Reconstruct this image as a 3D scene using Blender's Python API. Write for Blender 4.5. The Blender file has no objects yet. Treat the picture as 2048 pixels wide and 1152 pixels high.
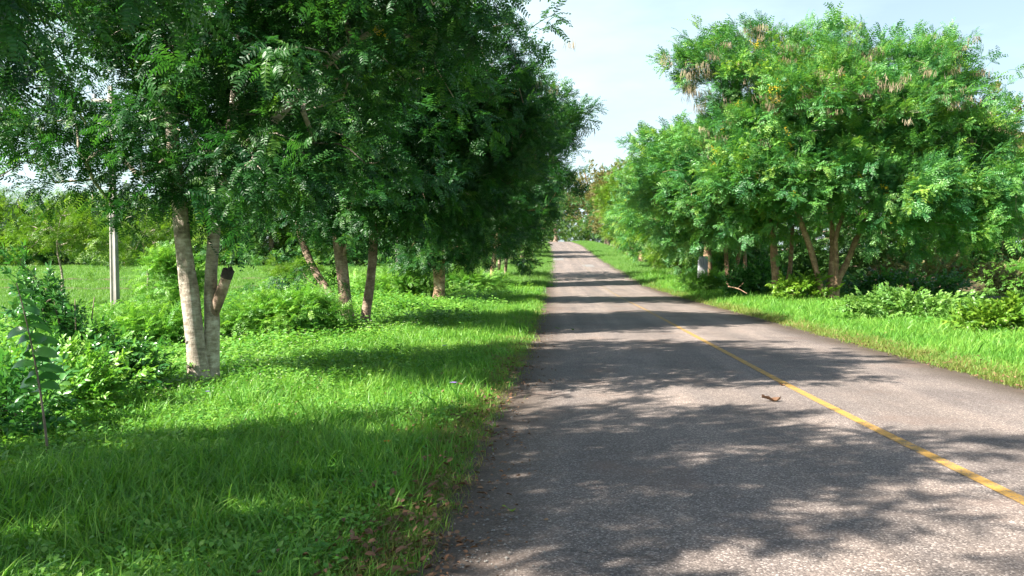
import bpy, math, random
import numpy as np
from mathutils import Vector

# ------------------------------------------------------------------ camera, sky, sun, exposure
scene = bpy.context.scene
COL = scene.collection
F, CX, CY, HOR = 1607.0, 1024.0, 576.0, 505.0
PITCH = math.atan((CY - HOR) / F)
CAMZ = 1.5
cam_d = bpy.data.cameras.new('camera')
cam_d.sensor_width = 36.0
cam_d.lens = 36.0 * F / 2048.0
cam_d.clip_start = 0.05
cam_d.clip_end = 9000
cam = bpy.data.objects.new('camera', cam_d)
cam.location = (0, 0, CAMZ)
cam.rotation_euler = (math.pi / 2 - PITCH, 0, 0)
COL.objects.link(cam)
scene.camera = cam

SUN_DIR = np.array([-0.87, -0.49, 0.0])
SUN_DIR[:2] /= np.linalg.norm(SUN_DIR[:2])
SUN_EL = math.radians(39)
sun_vec = Vector((SUN_DIR[0] * math.cos(SUN_EL), SUN_DIR[1] * math.cos(SUN_EL), math.sin(SUN_EL)))
sun_d = bpy.data.lights.new('sun', 'SUN')
sun_d.energy = 5.0
sun_d.angle = math.radians(0.55)
sun_d.color = (1.0, 0.95, 0.86)
sun = bpy.data.objects.new('sun', sun_d)
sun.rotation_euler = sun_vec.to_track_quat('Z', 'Y').to_euler()
sun.location = (-20, -10, 30)
COL.objects.link(sun)

world = bpy.data.worlds.new('World')
scene.world = world
world.use_nodes = True
wn, wl = world.node_tree.nodes, world.node_tree.links
wn.clear()
w_out = wn.new('ShaderNodeOutputWorld')
w_bg = wn.new('ShaderNodeBackground')
w_bg.inputs['Strength'].default_value = 0.050
sky = wn.new('ShaderNodeTexSky')
sky.sky_type = 'NISHITA'
sky.sun_disc = False
sky.sun_elevation = SUN_EL
sky.sun_rotation = math.atan2(SUN_DIR[0], SUN_DIR[1])
sky.air_density = 1.0
sky.dust_density = 1.2
sky.ozone_density = 1.0
tc = wn.new('ShaderNodeTexCoord')
mp = wn.new('ShaderNodeMapping')
mp.inputs['Scale'].default_value = (1.1, 1.1, 3.4)
mp.inputs['Location'].default_value = (0.35, 0.2, 0.1)
nz = wn.new('ShaderNodeTexNoise')
nz.inputs['Scale'].default_value = 1.7
nz.inputs['Detail'].default_value = 6
nz.inputs['Roughness'].default_value = 0.55
rmp = wn.new('ShaderNodeValToRGB')
rmp.color_ramp.elements[0].position = 0.36
rmp.color_ramp.elements[0].color = (0.38, 0.38, 0.38, 1)
rmp.color_ramp.elements[1].position = 0.66
rmp.color_ramp.elements[1].color = (0.97, 0.97, 0.97, 1)
mixw = wn.new('ShaderNodeMix')
mixw.data_type = 'RGBA'
mixw.inputs[7].default_value = (6.0, 7.5, 8.0, 1)
wl.new(tc.outputs['Generated'], mp.inputs['Vector'])
wl.new(mp.outputs[0], nz.inputs['Vector'])
wl.new(nz.outputs['Fac'], rmp.inputs[0])
# thin pale haze towards the horizon, clearer and bluer overhead
sepw = wn.new('ShaderNodeSeparateXYZ')
wl.new(tc.outputs['Generated'], sepw.inputs[0])
mrw = wn.new('ShaderNodeMapRange')
mrw.inputs['From Min'].default_value = .22
mrw.inputs['From Max'].default_value = .75
mrw.inputs['To Min'].default_value = 1.0
mrw.inputs['To Max'].default_value = .12
wl.new(sepw.outputs[2], mrw.inputs['Value'])
mulw = wn.new('ShaderNodeMath')
mulw.operation = 'MULTIPLY'
wl.new(rmp.outputs[0], mulw.inputs[0])
wl.new(mrw.outputs[0], mulw.inputs[1])
wl.new(mulw.outputs[0], mixw.inputs[0])
wl.new(sky.outputs[0], mixw.inputs[6])
wl.new(mixw.outputs[2], w_bg.inputs['Color'])
wl.new(w_bg.outputs[0], w_out.inputs['Surface'])

scene.view_settings.view_transform = 'Standard'
scene.view_settings.look = 'None'
scene.view_settings.gamma = 1
scene.view_settings.use_curve_mapping = False
scene.view_settings.exposure = 1.88
cy = scene.cycles
cy.max_bounces = 6
cy.diffuse_bounces = 4
cy.glossy_bounces = 2
cy.transmission_bounces = 4
cy.transparent_max_bounces = 4
cy.use_denoising = True

# ------------------------------------------------------------------ small helpers
RNG = np.random.default_rng(11)


def pt(px, py, Y):
    """The world point at depth Y seen at photograph pixel (px, py)."""
    dx, dy = px - CX, CY - py
    d = np.array([dx, F * math.cos(PITCH) + dy * math.sin(PITCH), -F * math.sin(PITCH) + dy * math.cos(PITCH)])
    return np.array([0, 0, CAMZ]) + d * (Y / d[1])


def hermite(xs, ys):
    xs, ys = np.array(xs, float), np.array(ys, float)
    m = np.gradient(ys, xs)

    def f(x):
        x = np.asarray(x, float)
        i = np.clip(np.searchsorted(xs, x) - 1, 0, len(xs) - 2)
        h = xs[i + 1] - xs[i]
        t = np.clip((x - xs[i]) / h, 0, 1)
        return ((2 * t**3 - 3 * t**2 + 1) * ys[i] + (t**3 - 2 * t**2 + t) * h * m[i]
                + (-2 * t**3 + 3 * t**2) * ys[i + 1] + (t**3 - t**2) * h * m[i + 1])
    return f


road_z = hermite([-60, -30, 0, 5, 10, 15.7, 29, 45, 58, 71, 90, 111, 130, 152, 180, 212, 240, 280, 400, 900, 4000],
                 [1.9, 1.0, 0, -.17, -.33, -.46, -.66, -.88, -.82, -.36, .12, .72, 1.5, 2.6, 3.6, 4.3, 4.2, 3.2, 1.0, 0, 0])
road_x = hermite([-60, -30, 0, 5, 10, 15.7, 29, 45, 58, 71, 90, 111, 152, 212, 240, 270, 320, 400, 900, 4000],
                 [-4.5, -2.8, -.78, -.42, -.07, .35, 1.15, 2.0, 2.6, 3.2, 4.2, 5.3, 6.9, 9.2, 13, 19, 34, 60, 230, 1300])
RW = 7.0


def smooth(t):
    t = np.clip(t, 0, 1)
    return t * t * (3 - 2 * t)


def bumps(x, y):
    return (np.sin(x * 1.3 + 0.7 * np.sin(y * .9)) * np.cos(y * 1.1 + 1.3) * .5 + np.sin(x * 3.1 + y * 1.7) * .22
            + np.sin(x * .37 - y * .29 + 2) * .8 + np.cos(x * 5.3 - y * 4.1) * .12)


def ground_u(u, Y):
    """Height of the ground at offset u to the right of the road's left edge."""
    u, Y = np.asarray(u, float), np.asarray(Y, float)
    X = road_x(Y) + u
    d = np.where(u < 0, -u, np.where(u > RW, u - RW, 0))
    zr = road_z(Y)
    zf = -0.72 + 0.75 * smooth((Y - 60) / 160) - .12 * smooth(d / 60)
    drop = np.abs(zr - zf)
    w = smooth((d - 2.5) / (6.0 + 3.2 * drop))
    z = zr * (1 - w) + zf * w + 0.05 * smooth(d / .5) - 0.02
    z = z + bumps(X, Y) * 0.05 * smooth((d - .3) / 2.5)
    return np.where(d <= 0, zr - 0.045, z)


def ground(X, Y):
    return ground_u(np.asarray(X, float) - road_x(Y), Y)


def new_mesh(name, v, polys, mats=(), attrs=None, smooth_sh=False, uv=None, mat_idx=None):
    """polys: list of int arrays (n, k), one per polygon size."""
    me = bpy.data.meshes.new(name)
    v = np.asarray(v, np.float32)
    polys = [np.asarray(p, np.int32) for p in polys if len(p)]
    me.vertices.add(len(v))
    me.vertices.foreach_set('co', v.ravel())
    loops = np.concatenate([p.ravel() for p in polys])
    tot = np.concatenate([np.full(len(p), p.shape[1], np.int32) for p in polys])
    start = np.concatenate([[0], np.cumsum(tot)[:-1]]).astype(np.int32)
    me.loops.add(len(loops))
    me.loops.foreach_set('vertex_index', loops)
    me.polygons.add(len(tot))
    me.polygons.foreach_set('loop_start', start)
    me.polygons.foreach_set('loop_total', tot)
    if smooth_sh:
        me.polygons.foreach_set('use_smooth', np.ones(len(tot), bool))
    if mat_idx is not None:
        me.polygons.foreach_set('material_index', np.asarray(mat_idx, np.int32))
    me.update(calc_edges=True)
    for k, a in (attrs or {}).items():
        at = me.attributes.new(k, 'FLOAT', 'POINT')
        at.data.foreach_set('value', np.asarray(a, np.float32))
    if uv is not None:
        l = me.uv_layers.new(name='UVMap')
        l.data.foreach_set('uv', np.asarray(uv, np.float32)[loops].ravel())
    for m in mats:
        me.materials.append(m)
    return me


class MB:
    """Collects pieces and links them as one mesh object."""

    def __init__(s):
        s.v, s.f, s.n, s.a = [], {}, 0, []

    def add(s, v, f, tint=0.5):
        v = np.asarray(v, float)
        for p in (f if isinstance(f, list) else [f]):
            p = np.asarray(p, int)
            s.f.setdefault(p.shape[1], []).append(p + s.n)
        s.v.append(v)
        s.a.append(np.full(len(v), tint) if np.isscalar(tint) else np.asarray(tint))
        s.n += len(v)

    def box(s, c, size, rz=0.0, taper=1.0, tint=.5):
        x, y, z = np.array(size) / 2
        v = np.array([[sx * x * (taper if sz > 0 else 1), sy * y * (taper if sz > 0 else 1), sz * z]
                      for sz in (-1, 1) for sy in (-1, 1) for sx in (-1, 1)])
        cr, sr = math.cos(rz), math.sin(rz)
        v = np.c_[v[:, 0] * cr - v[:, 1] * sr, v[:, 0] * sr + v[:, 1] * cr, v[:, 2]] + np.array(c)
        s.add(v, np.array([[0, 2, 3, 1], [4, 5, 7, 6], [0, 1, 5, 4], [2, 6, 7, 3], [0, 4, 6, 2], [1, 3, 7, 5]]), tint)

    def tube(s, p, r, k=6, cap=False, tint=.5, wob=0.0, rng=None):
        p = np.asarray(p, float)
        r = np.asarray(r, float)
        t = np.gradient(p, axis=0)
        t /= np.linalg.norm(t, axis=1)[:, None] + 1e-9
        ref = np.array([0.31, 0.17, 0.93]) if abs(t[0, 2]) < .8 else np.array([1.0, 0.1, 0.05])
        a = np.cross(t, ref)
        a /= np.linalg.norm(a, axis=1)[:, None] + 1e-9
        b = np.cross(t, a)
        th = np.arange(k) * 2 * math.pi / k
        rr = r[:, None] * np.ones((1, k))
        if wob:
            ph = rng.uniform(0, 6.28, 4)
            L = np.cumsum(np.r_[0, np.linalg.norm(np.diff(p, axis=0), axis=1)])[:, None]
            rr = rr * (1 + wob * (np.sin(2 * th + ph[0] + L * 1.1) * .6 + np.sin(3 * th + ph[1] - L * 2.3) * .5
                                  + np.sin(5 * th + ph[2] + L * 4) * .2 + np.sin(L * 5.1 + ph[3]) * .4))
        v = p[:, None, :] + rr[..., None] * (np.cos(th)[None, :, None] * a[:, None, :] + np.sin(th)[None, :, None] * b[:, None, :])
        n = len(p)
        i = np.arange(n - 1)[:, None] * k
        j = np.arange(k)[None, :]
        j2 = (j + 1) % k
        f = np.stack([i + j, i + j2, i + k + j2, i + k + j], -1).reshape(-1, 4)
        fs = [f]
        if cap:
            fs.append(np.array([[(n - 1) * k + q for q in range(k)]]))
        s.add(v.reshape(-1, 3), fs, tint)

    def build(s, name, mat, parent=None, origin=None, smooth_sh=True, kind=None):
        v = np.concatenate(s.v)
        if origin is not None:
            v = v - np.asarray(origin)
        me = new_mesh(name, v, [np.concatenate(q) for q in s.f.values()], [mat] if mat else [], {'tint': np.concatenate(s.a)}, smooth_sh)
        o = bpy.data.objects.new(name, me)
        COL.objects.link(o)
        if parent is not None:
            o.parent = parent
        elif origin is not None:
            o.location = origin
        if kind:
            o['kind'] = kind
        return o


def tag(o, label, cat, group=None, kind=None):
    if label:
        o['label'] = label
    if cat:
        o['category'] = cat
    if group:
        o['group'] = group
    if kind:
        o['kind'] = kind
    return o


def thing(name, label, cat, loc, group=None):
    o = bpy.data.objects.new(name, None)
    o.empty_display_size = .3
    o.location = loc
    COL.objects.link(o)
    return tag(o, label, cat, group)


# ------------------------------------------------------------------ materials
def base_mat(name):
    m = bpy.data.materials.new(name)
    m.use_nodes = True
    n, l = m.node_tree.nodes, m.node_tree.links
    n.clear()
    out = n.new('ShaderNodeOutputMaterial')
    return m, n, l, out


def ramp(n, pts):
    r = n.new('ShaderNodeValToRGB')
    e = r.color_ramp.elements
    while len(e) < len(pts):
        e.new(0.5)
    for q, (p, c) in zip(e, pts):
        q.position = p
        q.color = (*c, 1)
    return r


def noise(n, l, vec, scale, detail=4, rough=.55):
    t = n.new('ShaderNodeTexNoise')
    t.inputs['Scale'].default_value = scale
    t.inputs['Detail'].default_value = detail
    t.inputs['Roughness'].default_value = rough
    if vec is not None:
        l.new(vec, t.inputs['Vector'])
    return t


def math_n(n, l, op, a, b):
    q = n.new('ShaderNodeMath')
    q.operation = op
    for s, x in ((0, a), (1, b)):
        if isinstance(x, (int, float)):
            q.inputs[s].default_value = x
        else:
            l.new(x, q.inputs[s])
    return q.outputs[0]


def mixc(n, l, fac, a, b, blend='MIX'):
    q = n.new('ShaderNodeMix')
    q.data_type = 'RGBA'
    q.blend_type = blend
    for s, x in ((0, fac), (6, a), (7, b)):
        if isinstance(x, (int, float)):
            q.inputs[s].default_value = x
        elif isinstance(x, tuple):
            q.inputs[s].default_value = (*x, 1)
        else:
            l.new(x, q.inputs[s])
    return q.outputs[2]


def leaf_mat(name, cols, transl=.38, rough=.42, spec=.4, nscale=.55, tr_tint=(1.25, 1.3, .55), wide=.55):
    """Leaves: colour varies per spray, per leaf and in patches; light passes through."""
    m, n, l, out = base_mat(name)
    oi = n.new('ShaderNodeObjectInfo')
    at = n.new('ShaderNodeAttribute')
    at.attribute_name = 'tint'
    ge = n.new('ShaderNodeNewGeometry')
    nz_ = noise(n, l, ge.outputs['Position'], nscale, 2)
    s1 = math_n(n, l, 'MULTIPLY', oi.outputs['Random'], .42)
    s2 = math_n(n, l, 'MULTIPLY', at.outputs['Fac'], .33)
    s3 = math_n(n, l, 'MULTIPLY', nz_.outputs['Fac'], wide)
    s = math_n(n, l, 'ADD', math_n(n, l, 'ADD', s1, s2), s3)
    s = math_n(n, l, 'SUBTRACT', s, .16)
    k = len(cols)
    r = ramp(n, [(i / (k - 1), c) for i, c in enumerate(cols)])
    l.new(s, r.inputs[0])
    p = n.new('ShaderNodeBsdfPrincipled')
    p.inputs['Roughness'].default_value = rough
    p.inputs['Specular IOR Level'].default_value = spec
    l.new(r.outputs[0], p.inputs['Base Color'])
    t = n.new('ShaderNodeBsdfTranslucent')
    l.new(mixc(n, l, 1.0, r.outputs[0], tr_tint, 'MULTIPLY'), t.inputs['Color'])
    mx = n.new('ShaderNodeMixShader')
    mx.inputs[0].default_value = transl
    l.new(p.outputs[0], mx.inputs[1])
    l.new(t.outputs[0], mx.inputs[2])
    l.new(mx.outputs[0], out.inputs[0])
    return m


def rough_mat(name, cols, scale, stretch=(1, 1, 1), rough=.85, bump=.4, detail=6, pos=(.3, .7), bscale=None):
    m, n, l, out = base_mat(name)
    ge = n.new('ShaderNodeNewGeometry')
    mp_ = n.new('ShaderNodeMapping')
    mp_.inputs['Scale'].default_value = stretch
    l.new(ge.outputs['Position'], mp_.inputs['Vector'])
    a = noise(n, l, mp_.outputs[0], scale, detail, .6)
    k = len(cols)
    r = ramp(n, [(pos[0] + (pos[1] - pos[0]) * i / (k - 1), c) for i, c in enumerate(cols)])
    l.new(a.outputs['Fac'], r.inputs[0])
    p = n.new('ShaderNodeBsdfPrincipled')
    p.inputs['Roughness'].default_value = rough
    l.new(r.outputs[0], p.inputs['Base Color'])
    b = noise(n, l, mp_.outputs[0], bscale or scale * 3, 5, .6)
    bp = n.new('ShaderNodeBump')
    bp.inputs['Strength'].default_value = bump
    bp.inputs['Distance'].default_value = .02
    l.new(b.outputs['Fac'], bp.inputs['Height'])
    l.new(bp.outputs[0], p.inputs['Normal'])
    l.new(p.outputs[0], out.inputs[0])
    return m, n, l, p, r


def bark_mat(name, pale, mid, dark, band=1.0):
    m, n, l, out = base_mat(name)
    ge = n.new('ShaderNodeNewGeometry')
    m1 = n.new('ShaderNodeMapping')
    m1.inputs['Scale'].default_value = (5, 5, 17)
    l.new(ge.outputs['Position'], m1.inputs['Vector'])
    a = noise(n, l, m1.outputs[0], 1.6, 5, .65)          # horizontal rings
    b = noise(n, l, ge.outputs['Position'], 4.2, 8, .7)   # big blotches
    m2 = n.new('ShaderNodeMapping')
    m2.inputs['Scale'].default_value = (30, 30, 9)
    l.new(ge.outputs['Position'], m2.inputs['Vector'])
    c = noise(n, l, m2.outputs[0], 1.4, 6, .7)
    r1 = ramp(n, [(.36, dark), (.5, mid), (0.62, pale)])
    s = math_n(n, l, 'ADD', math_n(n, l, 'MULTIPLY', a.outputs['Fac'], .42 * band), math_n(n, l, 'MULTIPLY', b.outputs['Fac'], .9 - .42 * band))
    s = math_n(n, l, 'ADD', s, math_n(n, l, 'MULTIPLY', c.outputs['Fac'], .12))
    l.new(s, r1.inputs[0])
    p = n.new('ShaderNodeBsdfPrincipled')
    p.inputs['Roughness'].default_value = .8
    p.inputs['Specular IOR Level'].default_value = .25
    l.new(r1.outputs[0], p.inputs['Base Color'])
    bp = n.new('ShaderNodeBump')
    bp.inputs['Strength'].default_value = .7
    bp.inputs['Distance'].default_value = .02
    l.new(math_n(n, l, 'ADD', a.outputs['Fac'], c.outputs['Fac']), bp.inputs['Height'])
    l.new(bp.outputs[0], p.inputs['Normal'])
    l.new(p.outputs[0], out.inputs[0])
    return m


M = {}
M['leaf'] = leaf_mat('cassia_leaf_shaded', [(.008, .042, .014), (.018, .082, .023), (.045, .145, .030), (.15, .28, .045)], transl=.44)  # left-hand crowns; shade of the canopy darkened into the leaf colour
M['leaf_b'] = leaf_mat('cassia_leaf_sunlit', [(.028, .11, .045), (.060, .205, .068), (.125, .31, .070), (.30, .44, .07)], transl=.42, rough=.38, spec=.5, wide=.7)  # same cassia on the right; frontal sunlight brightened into the leaf colour
M['leaf_far'] = leaf_mat('distant_leaf', [(.028, .095, .035), (.065, .17, .052), (.115, .235, .062), (.20, .31, .07)], rough=.5, nscale=.2)
M['leaf_teak'] = leaf_mat('teak_leaf', [(.07, .11, .04), (.16, .17, .07), (.28, .25, .12), (.40, .34, .20)], rough=.7, spec=.2, nscale=.3)
M['leaf_yel'] = leaf_mat('yellow_green_leaf', [(.05, .13, .015), (.10, .22, .02), (.17, .30, .03), (.28, .36, .04)], rough=.4)
M['leaf_gloss'] = leaf_mat('glossy_shrub_leaf', [(.022, .09, .03), (.05, .18, .045), (.10, .27, .065), (.20, .38, .09)], rough=.27, spec=.6)
M['leaf_pale'] = leaf_mat('pale_shrub_leaf', [(.06, .17, .035), (.12, .27, .05), (.20, .36, .08), (.32, .46, .15)], rough=.35, spec=.5)
M['grass'] = leaf_mat('grass_blade', [(.045, .165, .022), (.100, .28, .036), (.20, .40, .055), (.35, .50, .11)], rough=.45, spec=.35, nscale=.8, transl=.42, tr_tint=(1.2, 1.25, .6))
M['grass_dry'] = leaf_mat('dry_grass_blade', [(.07, .15, .02), (.16, .22, .04), (.27, .26, .08), (.36, .30, .13)], rough=.6, nscale=1.2)
M['field'] = leaf_mat('field_grass', [(.06, .17, .03), (.10, .24, .04), (.16, .30, .055), (.23, .36, .08)], rough=.5, nscale=.12)
M['weed'] = leaf_mat('weed_leaf', [(.045, .165, .030), (.105, .29, .045), (.20, .40, .065), (.34, .50, .12)], rough=.38, spec=.45, nscale=.9)
M['yellow'] = leaf_mat('yellow_blossom', [(.55, .38, .02), (.7, .5, .03), (.8, .62, .06)], rough=.6)
M['pod'] = leaf_mat('brown_seed_pod', [(.12, .09, .05), (.22, .17, .10), (.32, .27, .17)], rough=.6, transl=.1)
M['petal'] = leaf_mat('pale_petal', [(.75, .70, .78), (.8, .72, .6), (.82, .8, .8)], rough=.6)
M['petal_v'] = leaf_mat('violet_petal', [(.30, .18, .55), (.38, .26, .62), (.45, .35, .7)], rough=.6, tr_tint=(1, 1, 1))
M['petal_o'] = leaf_mat('orange_petal', [(.6, .2, .01), (.7, .28, .02), (.75, .35, .03)], rough=.6)
M['dry_leaf'] = leaf_mat('dry_brown_leaf', [(.06, .032, .018), (.14, .07, .035), (.24, .13, .07), (.36, .25, .14)], rough=.6, transl=.1, nscale=6)
M['bark_pale'] = bark_mat('pale_ringed_bark', (.60, .53, .45), (.34, .28, .22), (.10, .075, .055), .8)
M['bark'] = bark_mat('blotched_bark', (.46, .36, .27), (.25, .17, .12), (.07, .05, .035), .7)
M['bark_mot'] = bark_mat('mottled_bark', (.58, .46, .32), (.34, .22, .13), (.08, .05, .035), .4)
M['bark_tan'] = bark_mat('tan_bark', (.44, .30, .19), (.26, .16, .10), (.08, .05, .035), .5)
M['twig'] = rough_mat('twig_bark', [(.10, .075, .05), (.24, .19, .14)], 9)[0]
M['pale_limb'] = rough_mat('pale_limb_bark', [(.26, .21, .16), (.50, .43, .34)], 5)[0]
M['concrete'] = rough_mat('pole_concrete', [(.16, .145, .12), (.29, .27, .24), (.40, .38, .35)], 5, (1, 1, .35), bump=.3)[0]
M['grey_slab'] = rough_mat('streaked_concrete', [(.16, .16, .17), (.34, .34, .35), (.50, .50, .50)], 6, (3, 3, .3), bump=.4)[0]
M['sawn'] = rough_mat('charred_stub', [(.02, .015, .012), (.06, .045, .035)], 12)[0]
M['dark_wood'] = rough_mat('dark_boards', [(.035, .022, .016), (.09, .055, .038)], 4, (1, 1, 6))[0]
M['rust'] = rough_mat('rusty_sheet_roof', [(.05, .03, .022), (.12, .075, .055), (.22, .16, .13)], 2.2)[0]
M['tin'] = rough_mat('grey_sheet_roof', [(.28, .27, .27), (.45, .44, .43)], 1.2)[0]
M['earth'] = rough_mat('bare_earth', [(.05, .045, .02), (.085, .06, .032), (.13, .09, .055)], 2.5)[0]
M['stone'] = rough_mat('pebble', [(.12, .11, .10), (.28, .26, .23)], 30)[0]


def ground_mat():
    m, n, l, p, r = rough_mat('verge_soil', [(.030, .045, .012), (.045, .085, .018), (.085, .12, .028), (.12, .09, .045)], 1.3, bump=.8, detail=8, pos=(.3, .75), bscale=18)
    ge = n.new('ShaderNodeNewGeometry')
    far = noise(n, l, ge.outputs['Position'], .06, 6, .7)
    fr = ramp(n, [(.3, (.05, .10, .02)), (.5, (.08, .17, .03)), (.72, (.13, .19, .05))])
    l.new(far.outputs['Fac'], fr.inputs[0])
    at = n.new('ShaderNodeAttribute')
    at.attribute_name = 'field'
    l.new(mixc(n, l, at.outputs['Fac'], r.outputs[0], fr.outputs[0]), p.inputs['Base Color'])
    return m


def asphalt_mat():
    m, n, l, out = base_mat('worn_asphalt')
    ge = n.new('ShaderNodeNewGeometry')
    uv = n.new('ShaderNodeUVMap')
    sep = n.new('ShaderNodeSeparateXYZ')
    l.new(uv.outputs[0], sep.inputs[0])
    vo = n.new('ShaderNodeTexVoronoi')
    vo.inputs['Scale'].default_value = 95
    l.new(ge.outputs['Position'], vo.inputs['Vector'])
    sc_ = n.new('ShaderNodeSeparateColor')
    l.new(vo.outputs['Color'], sc_.inputs[0])
    agg = ramp(n, [(.0, (.105, .087, .080)), (.45, (.170, .142, .128)), (.8, (.225, .190, .170)), (.97, (.40, .35, .32))])
    l.new(sc_.outputs[0], agg.inputs[0])
    big = noise(n, l, ge.outputs['Position'], .55, 7, .65)
    br = ramp(n, [(.3, (.70, .68, .68)), (.52, (1.0, .98, .96)), (.72, (1.22, 1.16, 1.1))])
    l.new(big.outputs['Fac'], br.inputs[0])
    c = mixc(n, l, 1.0, agg.outputs[0], br.outputs[0], 'MULTIPLY')
    # streaks worn by the wheels run along the road
    mpw = n.new('ShaderNodeMapping')
    mpw.inputs['Scale'].default_value = (1.5, .04, 1)
    l.new(uv.outputs[0], mpw.inputs['Vector'])
    wh = noise(n, l, mpw.outputs[0], 1.6, 4)
    wr = ramp(n, [(.35, (.86, .86, .87)), (.65, (1.12, 1.09, 1.06))])
    l.new(wh.outputs['Fac'], wr.inputs[0])
    c = mixc(n, l, 1.0, c, wr.outputs[0], 'MULTIPLY')
    # smoother, darker wheel paths, two to a lane
    cs = math_n(n, l, 'COSINE', math_n(n, l, 'MULTIPLY', math_n(n, l, 'SUBTRACT', sep.outputs[0], 1.0), 3.49), 0.0)
    cs = math_n(n, l, 'ADD', math_n(n, l, 'MULTIPLY', cs, math_n(n, l, 'MULTIPLY', wh.outputs['Fac'], -.16)), 1.0)
    cc = n.new('ShaderNodeCombineColor')
    for q_ in range(3):
        l.new(cs, cc.inputs[q_])
    c = mixc(n, l, 1.0, c, cc.outputs[0], 'MULTIPLY')
    # fine wandering cracks in a few stretches
    wrp = noise(n, l, ge.outputs['Position'], 1.7, 4)
    vadd = n.new('ShaderNodeVectorMath')
    vadd.operation = 'ADD'
    vsc = n.new('ShaderNodeVectorMath')
    vsc.operation = 'SCALE'
    vsc.inputs['Scale'].default_value = .55
    l.new(wrp.outputs['Color'], vsc.inputs[0])
    l.new(ge.outputs['Position'], vadd.inputs[0])
    l.new(vsc.outputs[0], vadd.inputs[1])
    vc = n.new('ShaderNodeTexVoronoi')
    vc.feature = 'DISTANCE_TO_EDGE'
    vc.inputs['Scale'].default_value = .62
    l.new(vadd.outputs[0], vc.inputs['Vector'])
    crk = ramp(n, [(.0, (.8, .8, .8)), (.010, (0, 0, 0))])
    l.new(vc.outputs['Distance'], crk.inputs[0])
    where = noise(n, l, ge.outputs['Position'], .33, 2)
    wrm = ramp(n, [(.50, (0, 0, 0)), (.60, (.7, .7, .7))])
    l.new(where.outputs['Fac'], wrm.inputs[0])
    c = mixc(n, l, math_n(n, l, 'MULTIPLY', crk.outputs[0], wrm.outputs[0]), c, (.045, .038, .034))
    # brown silt along both edges
    e1 = n.new('ShaderNodeMapRange')
    e1.inputs['From Min'].default_value = .75
    e1.inputs['From Max'].default_value = .05
    l.new(sep.outputs[0], e1.inputs['Value'])
    e2 = n.new('ShaderNodeMapRange')
    e2.inputs['From Min'].default_value = RW - .85
    e2.inputs['From Max'].default_value = RW - .25
    l.new(sep.outputs[0], e2.inputs['Value'])
    en = noise(n, l, ge.outputs['Position'], 2.2, 6, .7)
    e = math_n(n, l, 'MAXIMUM', e1.outputs[0], e2.outputs[0])
    e = math_n(n, l, 'MULTIPLY', e, math_n(n, l, 'ADD', en.outputs['Fac'], .42))
    e = math_n(n, l, 'MINIMUM', e, 1.0)
    silt = mixc(n, l, sc_.outputs[1], (.058, .042, .030), (.092, .066, .045))
    c = mixc(n, l, e, c, silt)
    # reddish stains
    st = noise(n, l, ge.outputs['Position'], .9, 3)
    sr = ramp(n, [(.56, (0, 0, 0)), (.70, (.5, .5, .5))])
    l.new(st.outputs['Fac'], sr.inputs[0])
    c = mixc(n, l, sr.outputs[0], c, (.185, .125, .098))
    p = n.new('ShaderNodeBsdfPrincipled')
    p.inputs['Roughness'].default_value = .78
    p.inputs['Specular IOR Level'].default_value = .35
    l.new(c, p.inputs['Base Color'])
    bp = n.new('ShaderNodeBump')
    bp.inputs['Strength'].default_value = .55
    bp.inputs['Distance'].default_value = .006
    h = math_n(n, l, 'ADD', sc_.outputs[2], math_n(n, l, 'MULTIPLY', vo.outputs['Distance'], -.8))
    l.new(h, bp.inputs['Height'])
    l.new(bp.outputs[0], p.inputs['Normal'])
    l.new(p.outputs[0], out.inputs[0])
    return m


def line_mat():
    m, n, l, out = base_mat('worn_yellow_paint')
    ge = n.new('ShaderNodeNewGeometry')
    vo = n.new('ShaderNodeTexVoronoi')
    vo.inputs['Scale'].default_value = 95
    l.new(ge.outputs['Position'], vo.inputs['Vector'])
    sc_ = n.new('ShaderNodeSeparateColor')
    l.new(vo.outputs['Color'], sc_.inputs[0])
    nn = noise(n, l, ge.outputs['Position'], 7, 6, .7)
    sep = n.new('ShaderNodeSeparateXYZ')
    l.new(ge.outputs['Position'], sep.inputs[0])
    mr = n.new('ShaderNodeMapRange')                    # the paint is more worn further up the road
    mr.inputs['From Min'].default_value = 12
    mr.inputs['From Max'].default_value = 62
    mr.inputs['To Min'].default_value = 0
    mr.inputs['To Max'].default_value = .38
    l.new(sep.outputs[1], mr.inputs['Value'])
    s = math_n(n, l, 'ADD', math_n(n, l, 'MULTIPLY', sc_.outputs[0], .35), nn.outputs['Fac'])
    s = math_n(n, l, 'ADD', s, mr.outputs[0])
    w = ramp(n, [(.70, (0, 0, 0)), (.86, (.9, .9, .9))])
    l.new(s, w.inputs[0])
    y = mixc(n, l, sc_.outputs[1], (.40, .215, .035), (.52, .29, .06))
    c = mixc(n, l, w.outputs[0], y, (.13, .115, .10))
    p = n.new('ShaderNodeBsdfPrincipled')
    p.inputs['Roughness'].default_value = .65
    l.new(c, p.inputs['Base Color'])
    bp = n.new('ShaderNodeBump')
    bp.inputs['Strength'].default_value = .4
    bp.inputs['Distance'].default_value = .005
    l.new(sc_.outputs[2], bp.inputs['Height'])
    l.new(bp.outputs[0], p.inputs['Normal'])
    l.new(p.outputs[0], out.inputs[0])
    return m


M['ground'] = ground_mat()
M['asphalt'] = asphalt_mat()
M['line'] = line_mat()
M['patch'] = rough_mat('repair_patch', [(.16, .15, .14), (.24, .225, .21)], 14, rough=.8)[0]

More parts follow.
